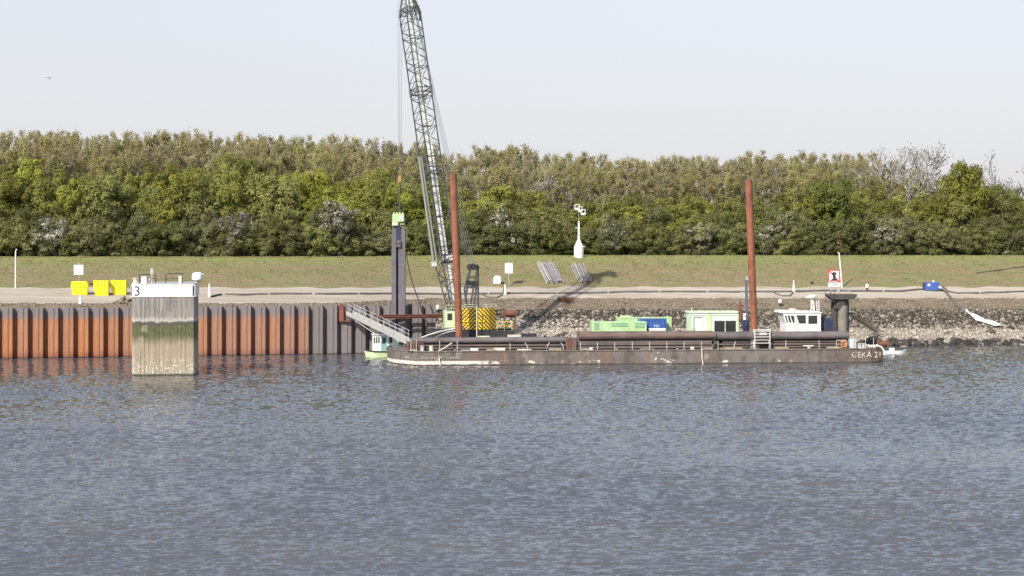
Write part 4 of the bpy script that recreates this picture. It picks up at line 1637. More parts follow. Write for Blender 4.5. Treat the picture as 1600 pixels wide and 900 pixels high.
# tracks: long plates round two sprockets, running along the pontoon
for yy in (-.3, 4.6):
    L0, L1, hz = cX(668, yy), cX(806, yy), 1.5
    pr_ = []
    for q in np.linspace(-90, 90, 9): pr_.append((L1 - hz / 2 + hz / 2 * math.cos(R(q)), hz / 2 + hz / 2 * math.sin(R(q))))
    for q in np.linspace(90, 270, 9): pr_.append((L0 + hz / 2 + hz / 2 * math.cos(R(q)), hz / 2 + hz / 2 * math.sin(R(q))))
    tb = MB().prism([(a, b) for a, b in pr_], 'y', yy + .05, yy + .95).build('track_frame', M['black'], cr)
    per = []
    for (a, b), (c_, d_) in zip(pr_, pr_[1:] + pr_[:1]):
        ln_ = math.hypot(c_ - a, d_ - b)
        n_ = max(1, int(ln_ / .34))
        for i in range(n_):
            f = (i + .5) / n_
            per.append((a + (c_ - a) * f, b + (d_ - b) * f, math.atan2(d_ - b, c_ - a)))
    shoe = MB().mm(-.15, .15, 0, 1.0, -.03, .05).mesh('track_shoe', M['darksteel'])
    for a, b, q in per:
        o = link('track_shoe', shoe, cr, (a, yy, b))
        o.rotation_euler = (0, -q, 0)
    for i in range(8):
        xx = L0 + .9 + i * (L1 - L0 - 1.8) / 7
        MB().tube((xx, yy - .02, .42), (xx, yy + .06, .42), .3, 12).build('track_roller', M['darksteel'], cr)
MB().mm(-2.2, 2.2, .65, 4.6, .5, 1.3).build('car_body', M['black'], cr)
MB().lathe([(1.5, 1.3), (1.5, 1.62)], 24, (0, 2.6, 0)).build('slew_ring', M['darksteel'], cr)
# house and cab
za, zb = cZ(511, 0, 1), cZ(482.5, 0, 1)
xL, xR = cX(695.5, .8), cX(722, .8)
MB().mm(xL + .1, cX(770, 2.2), 1.2, 6.2, za + .1, zb - .35).build('machine_house', M['palegreen'], cr, bevel=.05)
cab = MB().prism([(xL, za), (xR, za), (xR, zb - .3), (xL + .15, zb - .3), (xL, zb - .7)], 'y', .2, 1.7).build('cab', M['palegreen'], cr, bevel=.04)
MB().mm(xL + .25, xL + .85, .16, .199, za + .95, zb - .55).build('cab_window', M['glass'], cab)
MB().mm(xL + .95, xR - .15, .17, .199, za + .25, zb - .6).build('cab_door', M['palegreen'], cab)
MB().mm(xL - .3, xR + .1, .1, 1.3, za - .12, za - .02).build('catwalk', M['galv'], cr)
MB().mm(xL - .05, xR, .3, 1.2, za - .55, za - .13).build('step_box', M['darksteel'], cr)
railing(cr, [(xL + .1, .35, zb - .3), (xL + .8, .35, zb - .3), (xL + 1.5, .35, zb - .3), (xR, .35, zb - .3)], .8, M['palegreen'], .03)
railing(cr, [(cX(726, 1), 1, zb), (cX(745, 1), 1, zb), (cX(760, 1), 1, zb), (cX(775, 2), 2, zb)], .55, M['mint'], .025)
# counterweight: flat face to the camera, the right end swept back
wx0, wx1, wx2 = cX(720.5, .0), cX(757.5, 0), cX(775, .9)
cwl = Vector((wx0, -.15, cZ(515, wx0, 0)))
hcw = cZ(482, wx0, 0) - cwl.z
cw = MB().prism([(0, 0), (wx1 - wx0, 0), (wx1 - wx0 + .55, .25), (wx2 - wx0, 1.2), (wx2 - wx0, 1.9), (0, 1.9)], 'z', 0, hcw).build('counterweight', M['chevron'], cr, cwl)
for f in (.33, .62):
    MB().mm(0, wx1 - wx0, -.02, -.002, hcw * f - .02, hcw * f + .02).build('slab_joint', M['darksteel'], cw)
MB().mm(0, wx1 - wx0, -.1, -.021, hcw * .36, hcw * .39).build('handrail', M['yellow'], cw)
# light post in front of the counterweight
xx = cX(745, -1.2)
strut('light_post', (xx, -1.2, 0), (xx, -1.2, cZ(479, xx, -1.2)), .07, M['cream'], cr)
# yellow handrails right of the counterweight
railing(cr, [(cX(777, 0), 0, cZ(516, 5, 0)), (cX(788, 0), 0, cZ(516, 5, 0)), (cX(800, 0), 0, cZ(516, 5, 0))], 1.1, M['yellow'], .03)
MB().mm(cX(776, 0), cX(801, 0), -.05, .9, cZ(518, 5, 0), cZ(516.5, 5, 0)).build('side_platform', M['darksteel'], cr)

# gantry (A-frame) with sheaves
gy = 2.0


def gp(px, row, y=gy):
    x = cX(px, y)
    return Vector((x, y, cZ(row, x, y)))


for a, b in (((727, 470), (735, 417)), ((734, 481), (745.5, 421)), ((747, 480), (747, 421)), ((730, 481), (725.5, 452)), ((725.5, 452), (735, 418)), ((740, 480), (746, 436))):
    strut('gantry_leg', gp(*a), gp(*b), .13, M['darksteel'], cr)
for rw, x0, x1 in ((420, 731, 748), (433, 729, 747), (449, 726, 745)):
    strut('gantry_beam', gp(x0, rw), gp(x1, rw), .13, M['darksteel'], cr)
for i, (px, rw) in enumerate(((733.5, 417), (739, 416), (744.5, 417.5), (731.5, 442), (737, 443), (742, 443))):
    q = gp(px, rw)
    MB().tube(q - Vector((0, .18, 0)), q + Vector((0, .18, 0)), .36, 14).build('sheave', M['black'], cr, smooth=True)

# boom
tow = cr.matrix_basis.copy()
Minv = (Matrix.Translation(cf.loc) @ Matrix.Rotation(BA, 4, 'Z')).inverted()
foot = Minv @ W(706, 487, 248)
tip = Minv @ W(636, -10, 255.3)
ax = tip - foot
LB = ax.length
ua = ax.normalized()
e1 = (Vector((1, 0, 0)) - ua * ua.x).normalized()
e2 = ua.cross(e1).normalized()
if e2.y < 0: e2 = -e2
th = R(23.5)
c1 = e1 * math.cos(th) + e2 * math.sin(th)
c2 = -e1 * math.sin(th) + e2 * math.cos(th)


def bw(t_):
    """half width of the boom at fraction t"""
    if t_ < .17: return .22 + (1.03 - .22) * t_ / .17
    if t_ > .935: return 1.03 - (1.03 - .45) * (t_ - .935) / .065
    return 1.03


def bp(t_, i):
    s1, s2 = ((-1, -1), (1, -1), (1, 1), (-1, 1))[i]
    h_ = bw(t_)
    return foot + ua * LB * t_ + c1 * s1 * h_ + c2 * s2 * (h_ if t_ > .1 else max(h_, .5))


boom = MB().tube(foot - c1 * .7, foot + c1 * .7, .16, 10).build('boom', M['darksteel'], cr)
for i in range(4):
    ts = [0, .17, .935, 1]
    for a, b in zip(ts[:-1], ts[1:]):
        strut('boom_chord', bp(a, i), bp(b, i), .095, M['chord'], boom)
npn = 21
tsn = [.0 + k / npn for k in range(npn + 1)]
for k in range(npn):
    a, b = tsn[k], tsn[k + 1]
    mid = (a + b) / 2
    for i in range(4):
        j = (i + 1) % 4
        # zig-zag lacing on every face
        if (k + i) % 2 == 0:
            strut('boom_brace', bp(a, i), bp(mid, j), .042, M['chord'], boom, 5)
            strut('boom_brace', bp(mid, j), bp(b, i), .042, M['chord'], boom, 5)
        else:
            strut('boom_brace', bp(a, j), bp(mid, i), .042, M['chord'], boom, 5)
            strut('boom_brace', bp(mid, i), bp(b, j), .042, M['chord'], boom, 5)
        if k % 2 == 0:
            strut('boom_brace', bp(a, i), bp(a, j), .045, M['chord'], boom, 5)
# joints of the boom sections
for t_ in (.17, .43, .68, .935):
    for i in range(4):
        strut('section_frame', bp(t_, i), bp(t_, (i + 1) % 4), .08, M['darksteel'], boom, 6)
        strut('section_frame', bp(t_ + .014, i), bp(t_ + .014, (i + 1) % 4), .07, M['darksteel'], boom, 6)
        MB().tube(bp(t_ - .006, i), bp(t_ + .02, i), .17, 8).build('joint_pin', M['darksteel'], boom)
# pale leader beam carried inside the boom
def lead(t_): return foot + ua * LB * t_ + e1 * .16 + e2 * .1
rot = Matrix((e1, e2, ua)).transposed()
for a, b in ((.16, .99),):
    p0, p1 = lead(a), lead(b)
    MB().box((p0 + p1) / 2, (.74, .36, (p1 - p0).length), rot).build('leader_beam', M['leader'], boom)
for t_ in np.linspace(.2, .95, 9):
    MB().box(lead(t_), (.88, .5, .1), rot).build('leader_collar', M['darksteel'], boom)
p0, p1 = lead(.03), lead(.15)
MB().box((p0 + p1) / 2 + e1 * .2, (.55, .4, (p1 - p0).length), rot).build('leader_foot', M['palegrey'], boom)
MB().box(lead(.165) + e1 * .15, (1.5, 1.0, .85), rot).build('leader_carriage', M['palegrey'], boom)
MB().box(lead(.152) + e1 * .15, (1.6, 1.1, .2), rot).build('leader_carriage', M['darksteel'], boom)
# thick tube alongside the front-left chord
q0, q1 = Minv @ W(678, 412, 247.3), Minv @ W(655, 245, 250.0)
strut('strut_tube', q0, q1, .2, M['strut'], boom, 10)
strut('strut_tube', q0 + e1 * .42, q1 + e1 * .3, .13, M['strut'], boom, 8)
MB().box(q0 - ua * .1, (.7, .5, .6), rot).build('strut_end', M['galv'], boom)
# boom head just above the picture
hd = foot + ua * LB
MB().box(hd + ua * .4, (1.9, 1.2, 1.3), rot).build('boom_head', M['darksteel'], boom)
for s_ in (-1, 0, 1):
    q = hd - e1 * (.75) + e2 * s_ * .35 + ua * .3
    MB().tube(q - e2 * .1, q + e2 * .1, .5, 16).build('head_sheave', M['darksteel'], boom, smooth=True)
# unseen frame added past the boom head, thickened to cast a dark forked shadow
m = MB()
m.bar(hd + ua * .3 + e1 * .3, hd + ua * 2.2 + e1 * 1.9, 1.5, 1.4).bar(hd + ua * 2.2 + e1 * 1.7, hd - ua * .6 + e1 * 3.0, 1.0, .7).bar(hd + ua * .6, hd - ua * .6 + e1 * 3.0, .3, .3)
m.build('added_shadow_frame', M['darksteel'], boom)
# dark machinery on the right chord near the top
for t_ in (.915, .93, .945, .96, .975, .99):
    MB().box(bp(t_, 1) - c1 * .12, (.3, .4, .75), rot).build('head_winch', M['black'], boom)
# pendants and hoist ropes
pg = gp(737, 416)
for dx in (-.35, -.1, .15, .4):
    strut('pendant_rope', pg + Vector((dx * 1.2, 0, 0)), hd + e1 * (.55 + dx * .3) + e2 * (dx) + ua * .1, .026, M['cable'], cr, 5)
for dx in (-.5, -.25, .0, .25, .5):
    strut('hoist_rope', gp(739 + dx * 14, 418), bp(.36, 1) + Vector((dx * .4, 0, 0)), .018, M['cable'], cr, 4)

# hook block, hammer and piles in the leads
hy = 254.5
hk = W(624.5, 284, hy)
s = thing('hook_block', 'orange hook block hanging from the boom head above the hammer', 'hook block', hk)
MB().box((0, 0, .35), (.42, .3, .9)).build('block_cheek', worn('faded_orange_brown', (.42, .2, .09), (.32, .15, .07), None, 3), s, bevel=.05)
MB().path([(0, 0, -.1), (0, 0, -.35), (.17, 0, -.5), (.12, 0, -.68), (-.08, 0, -.66)], .06, 6).build('hook', M['darksteel'], s, smooth=True)
hw_ = Matrix.Translation(cf.loc) @ Matrix.Rotation(BA, 4, 'Z')
hdw = hw_ @ hd
for dx in (-.28, 0, .3):
    strut('hoist_rope', (dx * .5, 0, .8), Vector((hk.x + dx, hdw.y, hdw.z)) - hk, .02, M['cable'], s, 4)
hm = W(622.5, 352, hy)
vh = thing('vibratory_hammer', 'light green vibrating hammer clamped on top of the hanging sheet piles', 'hammer', hm)
MB().mm(-.78, .78, -.45, .45, .45, 1.5).build('vibrator_case', M['green'], vh, bevel=.06)
MB().mm(-.80, -.05, -.5, .5, -.05, .447).build('clamp_block', M['palegreen'], vh, bevel=.04)
MB().mm(.25, .80, -.3, .3, .12, .22).build('clamp_plate', M['palegreen'], vh)
MB().mm(.2, .62, -.5, -.452, .7, 1.2).build('cover_plate', M['signwhite'], vh)
for q in (-.6, -.2, .2, .6):
    MB().tube((q, 0, 1.5), (q, 0, 1.72), .1, 8).build('damper', M['palegreen'], vh)
for q in (-.08, .12):
    strut('sling', (q, 0, 1.6), Vector((hk.x + q * .4, hk.y, hk.z - .6)) - hm, .022, M['cable'], vh, 4)
pb = W(622.5, 500, hy)
hp = thing('hanging_sheet_pile', 'upright purple-grey double sheet pile being driven below the green hammer', 'sheet pile', pb)
hl = hm.z - pb.z
pp = [(-.82, .0), (-.82, -.12), (-.36, -.12), (-.3, .75), (.0, .75), (.06, -.12), (.82, -.12), (.9, .3), (.96, .3), (.9, -.2), (.0, -.2), (-.06, .68), (-.24, .68), (-.3, -.2), (-.9, -.2), (-.9, 0)]
MB().prism(pp, 'z', -3, hl - .55).build('pile_web', worn('dark_mill_steel', (.14, .125, .14), (.1, .092, .105), (.17, .14, .13), .5, .6, stretch=(3, 3, .2), amt=.4), hp)
MB().mm(-.28, .28, -.3, -.21, hl - 2.0, hl - .1).build('pile_head_plate', M['navy'], hp)
MB().mm(-.2, .34, -.52, -.31, hl - 2.9, hl - 2.0).build('shackle_plate', M['purplegrey'], hp, bevel=.04)
MB().tube((.08, -.58, hl - 2.45), (.08, -.5, hl - 2.45), .12, 10).build('shackle_pin', M['black'], hp)
MB().mm(-.8, .8, -.08, .3, hl - .6, hl).build('pile_cap', M['purplegrey'], hp)
# slack hose from hammer to crane
hs = []
for f in np.linspace(0, 1, 14):
    a = W(634, 395, 254)
    b = W(656, 474, 251)
    q = a.lerp(b, f)
    q.z -= 1.1 * math.sin(math.pi * f) * (1 - f * .6)
    hs.append(q)
hs += [W(660, 492, 250), W(668, 505, 249)]
s = thing('hydraulic_hose', 'slack dark hose hanging from the sheet piles down towards the crane', 'hose', hs[-1])
MB().path([q - hs[-1] for q in hs], .085, 6).build('hose', M['black'], s, smooth=True)
# red guide beams
for rw, yy, lb in ((493.5, 252.2, 'red-brown guide beam in front of the hanging sheet piles'), (496.5, 253.2, 'second red-brown guide beam just behind and below the front one')):
    a, b = W(584, rw, yy), W(691, rw - 1, yy + 2)
    s = thing('guide_beam', lb, 'beam', a)
    d_ = b - a
    m = MB()
    m.bar(Vector((0, 0, .1)), d_ + Vector((0, 0, .1)), .3, .05).bar(Vector((0, 0, -.1)), d_ + Vector((0, 0, -.1)), .3, .05).bar((0, 0, 0), d_, .05, .15)
    m.build('beam_profile', M['red'], s)
    for f in (.12, .5, .88):
        MB().box(d_ * f, (.08, .28, .15)).build('stiffener', M['rust'], s)
# bracket post on the wall
a = W(533.5, 478, 253.2)
s = thing('wall_bracket', 'red-brown steel bracket on the wall top at the head of the gangway', 'bracket', a)
MB().mm(-.3, .3, -.3, .3, -1.95, .15).build('bracket_post', M['red'], s)
MB().mm(-.3, 1.3, -.35, .3, -2.05, -1.951).build('bracket_arm', M['red'], s)
MB().bar((.3, 0, -.2), (1.1, 0, -1.9), .2, .15).build('bracket_brace', M['rust'], s)
# fence along the wall top right of the bracket
a0 = W(585, 478, 256)
s = thing('wall_fence', 'thin grey handrail along the wall top behind the gangway', 'railing', a0)
ptsr = [W(px, 491, 256.0) - a0 for px in (585, 600, 621, 641, 662)]
railing(s, ptsr, 1.15, M['cable'], .028)

# gangway
g0, g1 = W(546, 489, 252.5), W(640, 534, 237.5)
s = thing('gangway', 'pale aluminium gangway with handrails sloping from the wall down to the barge', 'gangway', g0)
d_ = g1 - g0
side = Vector((d_.y, -d_.x, 0)).normalized() * .45
if side.y > 0: side = -side
for sg in (1, -1):
    MB().bar(side * sg, d_ + side * sg, .08, .55).build('side_girder', M['galv'], s)
MB().bar(Vector((0, 0, -.1)), d_ + Vector((0, 0, -.1)), .82, .06).build('walkway', M['galv'], s)
for sg in (1, -1):
    n_ = 10
    for i in range(n_):
        q = d_ * ((i + .3) / n_) + side * sg
        strut('rail_post', q, q + Vector((0, 0, 1.2)), .028, M['galv'], s)
    for hz in (.7, 1.2):
        strut('handrail', d_ * .02 + side * sg + Vector((0, 0, hz)), d_ * .95 + side * sg + Vector((0, 0, hz)), .028, M['galv'], s)
strut('stay_rope', Vector((-.3, 0, -.3)), d_ * .45 + Vector((0, 0, -1.1)), .04, M['cream'], s)

# ------------------------------------------------------------------ pontoon cargo: containers, cabin, deck crane
def cont_mesh(parent, L, Wd, h_, mat, name, n=14, dep=.05):
    """corrugated container side facing the camera"""
    m = MB()
    p_ = [(0, .06)]
    for i in range(n):
        x0 = .08 + (L - .16) * i / n
        w_ = (L - .16) / n
        p_ += [(x0, .06), (x0 + w_ * .15, .06 - dep), (x0 + w_ * .55, .06 - dep), (x0 + w_ * .7, .06)]
    p_ += [(L, .06), (L, Wd), (0, Wd)]
    m.prism(p_, 'z', .12, h_ - .1)
    return m.build(name, mat, parent)


def frame(parent, L, Wd, h_, mat):
    for x in (0, L - .12):
        for y in (-.02, Wd - .1):
            MB().mm(x, x + .12, y, y + .12, 0, h_).build('corner_post', mat, parent)
    MB().mm(.121, L - .121, -.02, .1, h_ - .12, h_ - .001).build('top_rail', mat, parent)
    MB().mm(.121, L - .121, -.02, .1, .001, .12).build('bottom_rail', mat, parent)


def at_pont(px0, px1, top, bot, y):
    x0, x1 = nX(px0, y), nX(px1, y)
    return x0, x1, pnf.z(bot, x0, y), pnf.z(top, x0, y)


DZ = PD + .052
# generator (near, low)
y = 3.0
x0, x1, _, ztp = at_pont(925, 1010.5, 503, 521, y)
s = thing('generator', 'long bright green generator housing with louvres in front of the blue container', 'generator', pnf.world(x0, y, DZ), BA)
L, hh = x1 - x0, ztp - DZ
MB().mm(0, L, 0, 2.3, .15, hh).build('housing', M['green'], s, bevel=.05)
MB().mm(.05, L - .05, .05, 2.25, 0, .149).build('skid', M['darksteel'], s)
for xa, xb, na, nm in ((.25, .95, 5, 'louvre'), (2.5, 4.7, 3, 'louvre'), (L - 1.55, L - .25, 4, 'louvre')):
    for i in range(na):
        zz_ = hh - .2 - i * .18
        MB().box(((xa + xb) / 2, -.03, zz_), (xb - xa, .07, .03), Matrix.Rotation(.6, 3, 'X')).build(nm, M['teal'], s)
MB().tube((2.55, -.03, hh * .52), (2.55, .02, hh * .52), .3, 18).build('round_emblem', M['mint'], s)
for xa in (1.2, 2.2, 4.9):
    MB().mm(xa, xa + .03, -.012, 0.0, .3, hh - .1).build('panel_joint', M['teal'], s)
# second green housing behind
y = 6.2
x0, x1, _, ztp = at_pont(966, 1049, 495.5, 521, y)
s = thing('green_container', 'pale green container behind the blue one on the pontoon', 'container', pnf.world(x0, y, DZ), BA)
L, hh = x1 - x0, ztp - DZ
cont_mesh(s, L, 2.4, hh, M['green'], 'container_shell', 16)
frame(s, L, 2.4, hh, M['palegreen'])
MB().mm(.5, 1.8, .6, 1.6, hh, hh + .14).build('roof_vent', M['palegreen'], s)
# blue container
y = 5.0
x0, x1, _, ztp = at_pont(1000, 1041.5, 498, 521, y - .5)
s = thing('blue_container', 'short blue corrugated container between the green generator and the cabin', 'container', pnf.world(x0, y - .5, DZ), BA)
L, hh = x1 - x0, ztp - DZ
cont_mesh(s, L, 1.5, hh, M['blue'], 'container_shell', 8, .09)
frame(s, L, 1.5, hh, M['blue'])
flat_text('lettering', 'TEC', .42, s, L * .62, -.06, hh * .62, M['signwhite'])
x0, x1, _, ztp = at_pont(1016, 1040, 513.5, 521, 2.4)
s = thing('pallet_box', 'pale low crate in front of the blue container', 'crate', pnf.world(x0, 2.4, DZ), BA)
MB().mm(0, x1 - x0, 0, 1.0, .15, ztp - DZ - .14).build('crate_body', M['cream'], s, bevel=.02)
MB().mm(-.03, x1 - x0 + .03, -.03, 1.03, ztp - DZ - .138, ztp - DZ).build('crate_lid', M['signwhite'], s)
# grey tarp heap and drums
x = nX(1064, 2.5)
s = thing('tarpaulin_heap', 'low dark grey tarpaulin heap between the containers and the cabin', 'tarpaulin', pnf.world(x, 2.5, DZ), BA)
MB().prism([(-1.1, 0), (1.0, 0), (.95, .75), (.45, 1.05), (-.3, .98), (-.9, .8)], 'y', 0, 1.2).build('tarpaulin', worn('grey_tarpaulin', (.2, .19, .2), (.14, .135, .14), None, 1.2, bump=.6), s, bevel=.15, smooth=True)
# site cabin
y = 3.4
x0, x1, _, ztp = at_pont(1077, 1154, 486.5, 521, y)
s = thing('site_cabin', 'mint green site office cabin with wide window left of the right-hand spud', 'cabin', pnf.world(x0, y, DZ), BA)
L, hh = x1 - x0, ztp - DZ
k = L / 77.0
MB().mm(.08, L - .08, .06, 2.5, .12, hh - .25).build('cabin_wall', M['mint'], s)
MB().mm(-.05, L + .05, -.12, 2.6, hh - .24, hh - .05).build('roof', M['mint'], s, bevel=.02)
MB().mm(.05, L - .05, -.02, 2.5, hh - .049, hh + .02).build('roof_sheet', M['palegreen'], s)
for xa, xb in ((0, .14), (28 * k, 35 * k), (L - .14, L)):
    MB().mm(xa, xb, -.02, .06, .0, hh - .241).build('corner_post', M['palegreen'], s)
MB().mm(.141, 27.9 * k, .0, .058, hh - .5, hh - .245).mm(35.1 * k, L - .141, 0, .058, hh - .52, hh - .245).build('fascia', M['white'], s)
fr = MB()
wx0_, wx1_, wz0, wz1 = 39 * k, 73 * k, hh * .28, hh * .68
MB().mm(wx0_, wx1_, .02, .055, wz0, wz1).build('window', M['glass'], s)
wfm = MB()
for a, b, c_, d_ in ((wx0_ - .1, wx1_ + .1, wz0 - .1, wz0), (wx0_ - .1, wx1_ + .1, wz1, wz1 + .1), (wx0_ - .1, wx0_, wz0, wz1), (wx1_, wx1_ + .1, wz0, wz1), ((wx0_ + wx1_) / 2 - .04, (wx0_ + wx1_) / 2 + .04, wz0, wz1)):
    wfm.mm(a, b, -.02, .054, c_, d_)
wfm.build('window_frame', M['white'], s)
MB().mm(wx0_ - .2, wx1_ + .2, -.06, .0, wz1 + .12, wz1 + .38).build('shutter_box', M['white'], s, bevel=.03)
MB().mm(7 * k, 8 * k, .0, .055, .8, hh * .78).mm(7 * k, 20 * k, 0, .055, hh * .78, hh * .8).build('door_gap', M['black'], s)
MB().mm(8.1 * k, 21 * k, .01, .055, .75, hh * .775).build('door', M['white'], s)
MB().mm(9 * k, 20 * k, -.02, .055, .35, .72).build('side_window', M['glass'], s)
MB().mm(36 * k, L - .15, -.05, .056, .3, wz0 - .15).build('skirt_panel', M['teal'], s)
strut('antenna', (6 * k, 1, hh), (6 * k, 1, hh + .5), .05, M['cream'], s)
# yellow gas bottles and a box by the cabin
for i, px in enumerate((1081, 1085.5)):
    x = nX(px, 2.3)
    o = thing('gas_bottle', 'yellow gas bottle ' + ('left' if i == 0 else 'right') + ' of the pair at the cabin corner', 'gas bottle', pnf.world(x, 2.3, DZ), 0, 'gas bottles by the cabin')
    MB().lathe([(.16, 0), (.17, .1), (.17, 1.25), (.1, 1.42), (.05, 1.45)], 12).build('bottle', M['yellow'] if i == 0 else M['green'], o, smooth=True)
    MB().lathe([(.06, 1.45), (.06, 1.6)], 8).build('valve', M['rust'], o)
x = nX(1157.5, 2.0)
s = thing('switch_box', 'white square switch cabinet right of the cabin', 'cabinet', pnf.world(x, 2.0, DZ), BA)
MB().mm(-.5, .5, 0, .6, .0, 1.2).build('cabinet', M['signwhite'], s, bevel=.03)
MB().mm(-.42, .42, -.02, -.002, .1, 1.1).build('cabinet_door', M['white'], s)
# deck crane (blue)
x = nX(1166, 2.6)
s = thing('deck_crane', 'folded navy blue deck crane with upright jib beside the right-hand spud', 'deck crane', pnf.world(x, 2.6, DZ), BA)
MB().lathe([(.62, 0), (.6, 1.0), (.45, 1.05), (.42, 2.6), (.3, 2.75)], 14).build('crane_column', M['navy'], s, smooth=True)
MB().mm(-.55, .0, -.55, .45, 1.6, 2.75).build('winch_house', M['navy'], s, bevel=.05)
MB().tube((-.7, -.4, 1.0), (-.7, .2, 1.0), .32, 14).build('winch_drum', M['darksteel'], s)
jt = pnf.z(437, x, 2.6) - DZ
MB().bar((.12, 0, 2.6), (.0, 0, jt), .28, .3).build('jib', worn('slate_blue_paint', (.11, .12, .16), (.09, .1, .13), None, 1), s)
MB().box((.22, 0, jt + .15), (.55, .35, .45)).build('jib_head', M['galv'], s, bevel=.04)
MB().box((-.45, 0, jt - 1.75), (.55, .1, .25), Matrix.Rotation(.4, 3, 'Y')).build('lamp_bracket', M['galv'], s)
for zz_, ww in ((4.6, .95), (4.15, .5), (3.7, .6)):
    MB().box((-.75, 0, zz_), (ww, .25, .22)).build('red_valve_block', M['red'], s)
strut('valve_riser', (-.75, 0, 2.7), (-.75, 0, 5.3), .12, M['red'], s)
for zz_ in (3.0, 3.45):
    MB().box((-.3, -.35, zz_), (.36, .2, .36)).build('white_box', M['signwhite'], s, bevel=.02)
# small deck gear between crane and generator
x = nX(826, 2.2)
s = thing('steel_skid', 'dark steel skid with drums right of the crane tracks', 'skid', pnf.world(x, 2.2, DZ), BA)
MB().mm(-1, 1, 0, 1.0, .7, 1.15).build('skid_deck', M['black'], s)
for q in (-.8, -.3, .3, .8):
    MB().mm(q - .1, q + .1, .1, .9, 0, .7).build('skid_leg', M['darksteel'], s)
x = nX(804, 2.2)
s = thing('deck_box', 'pale grey flat box between the crane tracks and the dark skid', 'box', pnf.world(x, 2.2, DZ), BA)
MB().mm(-.85, .85, 0, .8, .1, .95).build('box_body', M['palegrey'], s, bevel=.03)
MB().mm(-.88, .88, -.03, .83, .951, 1.0).build('box_lid', M['cream'], s)
x = nX(756, -.4 + 1.2)
s = thing('deck_box', 'low pale green box in front of the crane counterweight', 'box', pnf.world(x, .8, DZ), BA)
MB().mm(-.75, .75, 0, .7, .3, .95).build('box_body', M['palegreen'], s, bevel=.03)
MB().mm(-.8, .8, -.03, .73, .0, .299).build('box_base', M['darksteel'], s)
x = nX(797, 8)
s = thing('rusty_winch', 'rusty red winch frame on the pontoon right of the counterweight', 'winch', pnf.world(x, 8, DZ), BA)
zt2 = pnf.z(484, x, 8) - DZ
MB().tube((-.6, 0, zt2 - .5), (.6, 0, zt2 - .5), .45, 14).build('winch_drum', M['red'], s, smooth=True)
for q in (-.75, .65):
    MB().prism([(-.7, 0), (.7, 0), (.3, zt2), (-.3, zt2)], 'x', q, q + .1).build('winch_side', M['red'], s)
MB().bar((-2.2, 0, zt2 - .6), (-.7, 0, zt2 - .5), .2, .25).build('winch_beam', M['rust'], s)
# dark sheet bending lines beside the tracks: curved steel guard rails
for i, (a, b) in enumerate((((729, 512.5), (648, 532)), ((716, 517), (672, 532)))):
    y = 1.6 + i * .5
    xa, xb = nX(a[0], y), nX(b[0], y)
    za_, zb_ = pnf.z(a[1], xa, y), pnf.z(b[1], xb, y)
    P_ = [Vector((xa + (xb - xa) * f, y, za_ + (zb_ - za_) * f ** 1.9)) for f in np.linspace(0, 1, 10)]
    o = MB().path([q - P_[0] for q in P_], .1, 6).build('curved_pipe', M['palegrey'], None, pnf.world(*P_[0]), smooth=True)
    o.rotation_euler = (0, 0, BA)
    tag(o, ('upper' if i == 0 else 'lower') + ' pale curved pipe sweeping down from the crane towards the gangway foot', 'pipe')

# ------------------------------------------------------------------ boats
def hull_mb(L, B, z0, z1, bow=.25, sheer=.3, bowdir=1):
    """boat hull along x, bow at +x"""
    m = MB()
    st = 10
    rings = []
    for i in range(st + 1):
        f = i / st
        x = -L / 2 + L * f
        wv = B / 2 * (1 if f < 1 - bow else math.cos((f - 1 + bow) / bow * math.pi / 2) ** .75)
        wv = max(wv, .03)
        zz_ = z1 + sheer * max(0, f - .4) ** 2
        rings.append([(x, -wv, zz_), (x - .06 * L * (f > .8), -wv * .82, z0), (x - .06 * L * (f > .8), wv * .82, z0), (x, wv, zz_)])
    V = [(p_[0] * bowdir, p_[1], p_[2]) for rg in rings for p_ in rg]
    Fs = []
    for i in range(st):
        for k in range(4):
            Fs.append((i * 4 + k, i * 4 + (k + 1) % 4, (i + 1) * 4 + (k + 1) % 4, (i + 1) * 4 + k))
    Fs.append((0, 1, 2, 3))
    Fs.append(tuple(st * 4 + k for k in range(4)))
    return m.add(V, Fs)


# green workboat at the foot of the gangway
wb = W(602, 555, 247.5)
wb.z = 0
s = thing('workboat', 'small green workboat with a white wheelhouse moored under the gangway', 'workboat', wb, R(8))
wk = Fr(wb, R(8))
hull_mb(5.4, 2.6, -.6, .75, .3, .35, -1).build('hull', M['palegreen'], s)
MB().path([(-2.68, 0, .98), (-2.2, -.75, .88), (-1.4, -1.28, .8), (2.66, -1.34, .72)], .1, 6).build('fender', M['black'], s, smooth=True)


def kX(px, y): return wk.x(px, y)


def kZ(row, x, y): return wk.z(row, x, y)


yy = -.95
xa, xb = kX(583, yy), kX(614, yy)
zb_, zt2 = .75, kZ(524, xa, yy)
h = MB().mm(xa, xb, yy, .95, zb_, zt2).build('wheelhouse', M['white'], s)
MB().mm(xa - .12, xb + .12, yy - .12, 1.05, zt2 + .001, zt2 + .14).build('roof', M['white'], s, bevel=.03)
for a, b in ((584, 586), (587.5, 589.5), (591, 593)):
    MB().mm(kX(a, yy), kX(b, yy), yy - .02, yy - .002, zt2 - 1.0, zt2 - .25).build('window', M['glass'], h)
MB().mm(kX(595.5, yy), kX(604, yy), yy - .03, yy - .002, zb_ + .05, zt2 - .15).build('door', M['teal'], h)
MB().mm(kX(597, yy), kX(602.5, yy), yy - .05, yy - .031, zt2 - 1.05, zt2 - .35).build('window', M['glass'], h)
MB().mm(kX(608, yy), kX(613, yy), yy - .02, yy - .002, zt2 - 1.0, zt2 - .25).build('window', M['glass'], h)
MB().mm(xb + .001, xb + .75, yy + .05, .9, zb_, zt2 - .1).build('green_screen', M['mint'], s)
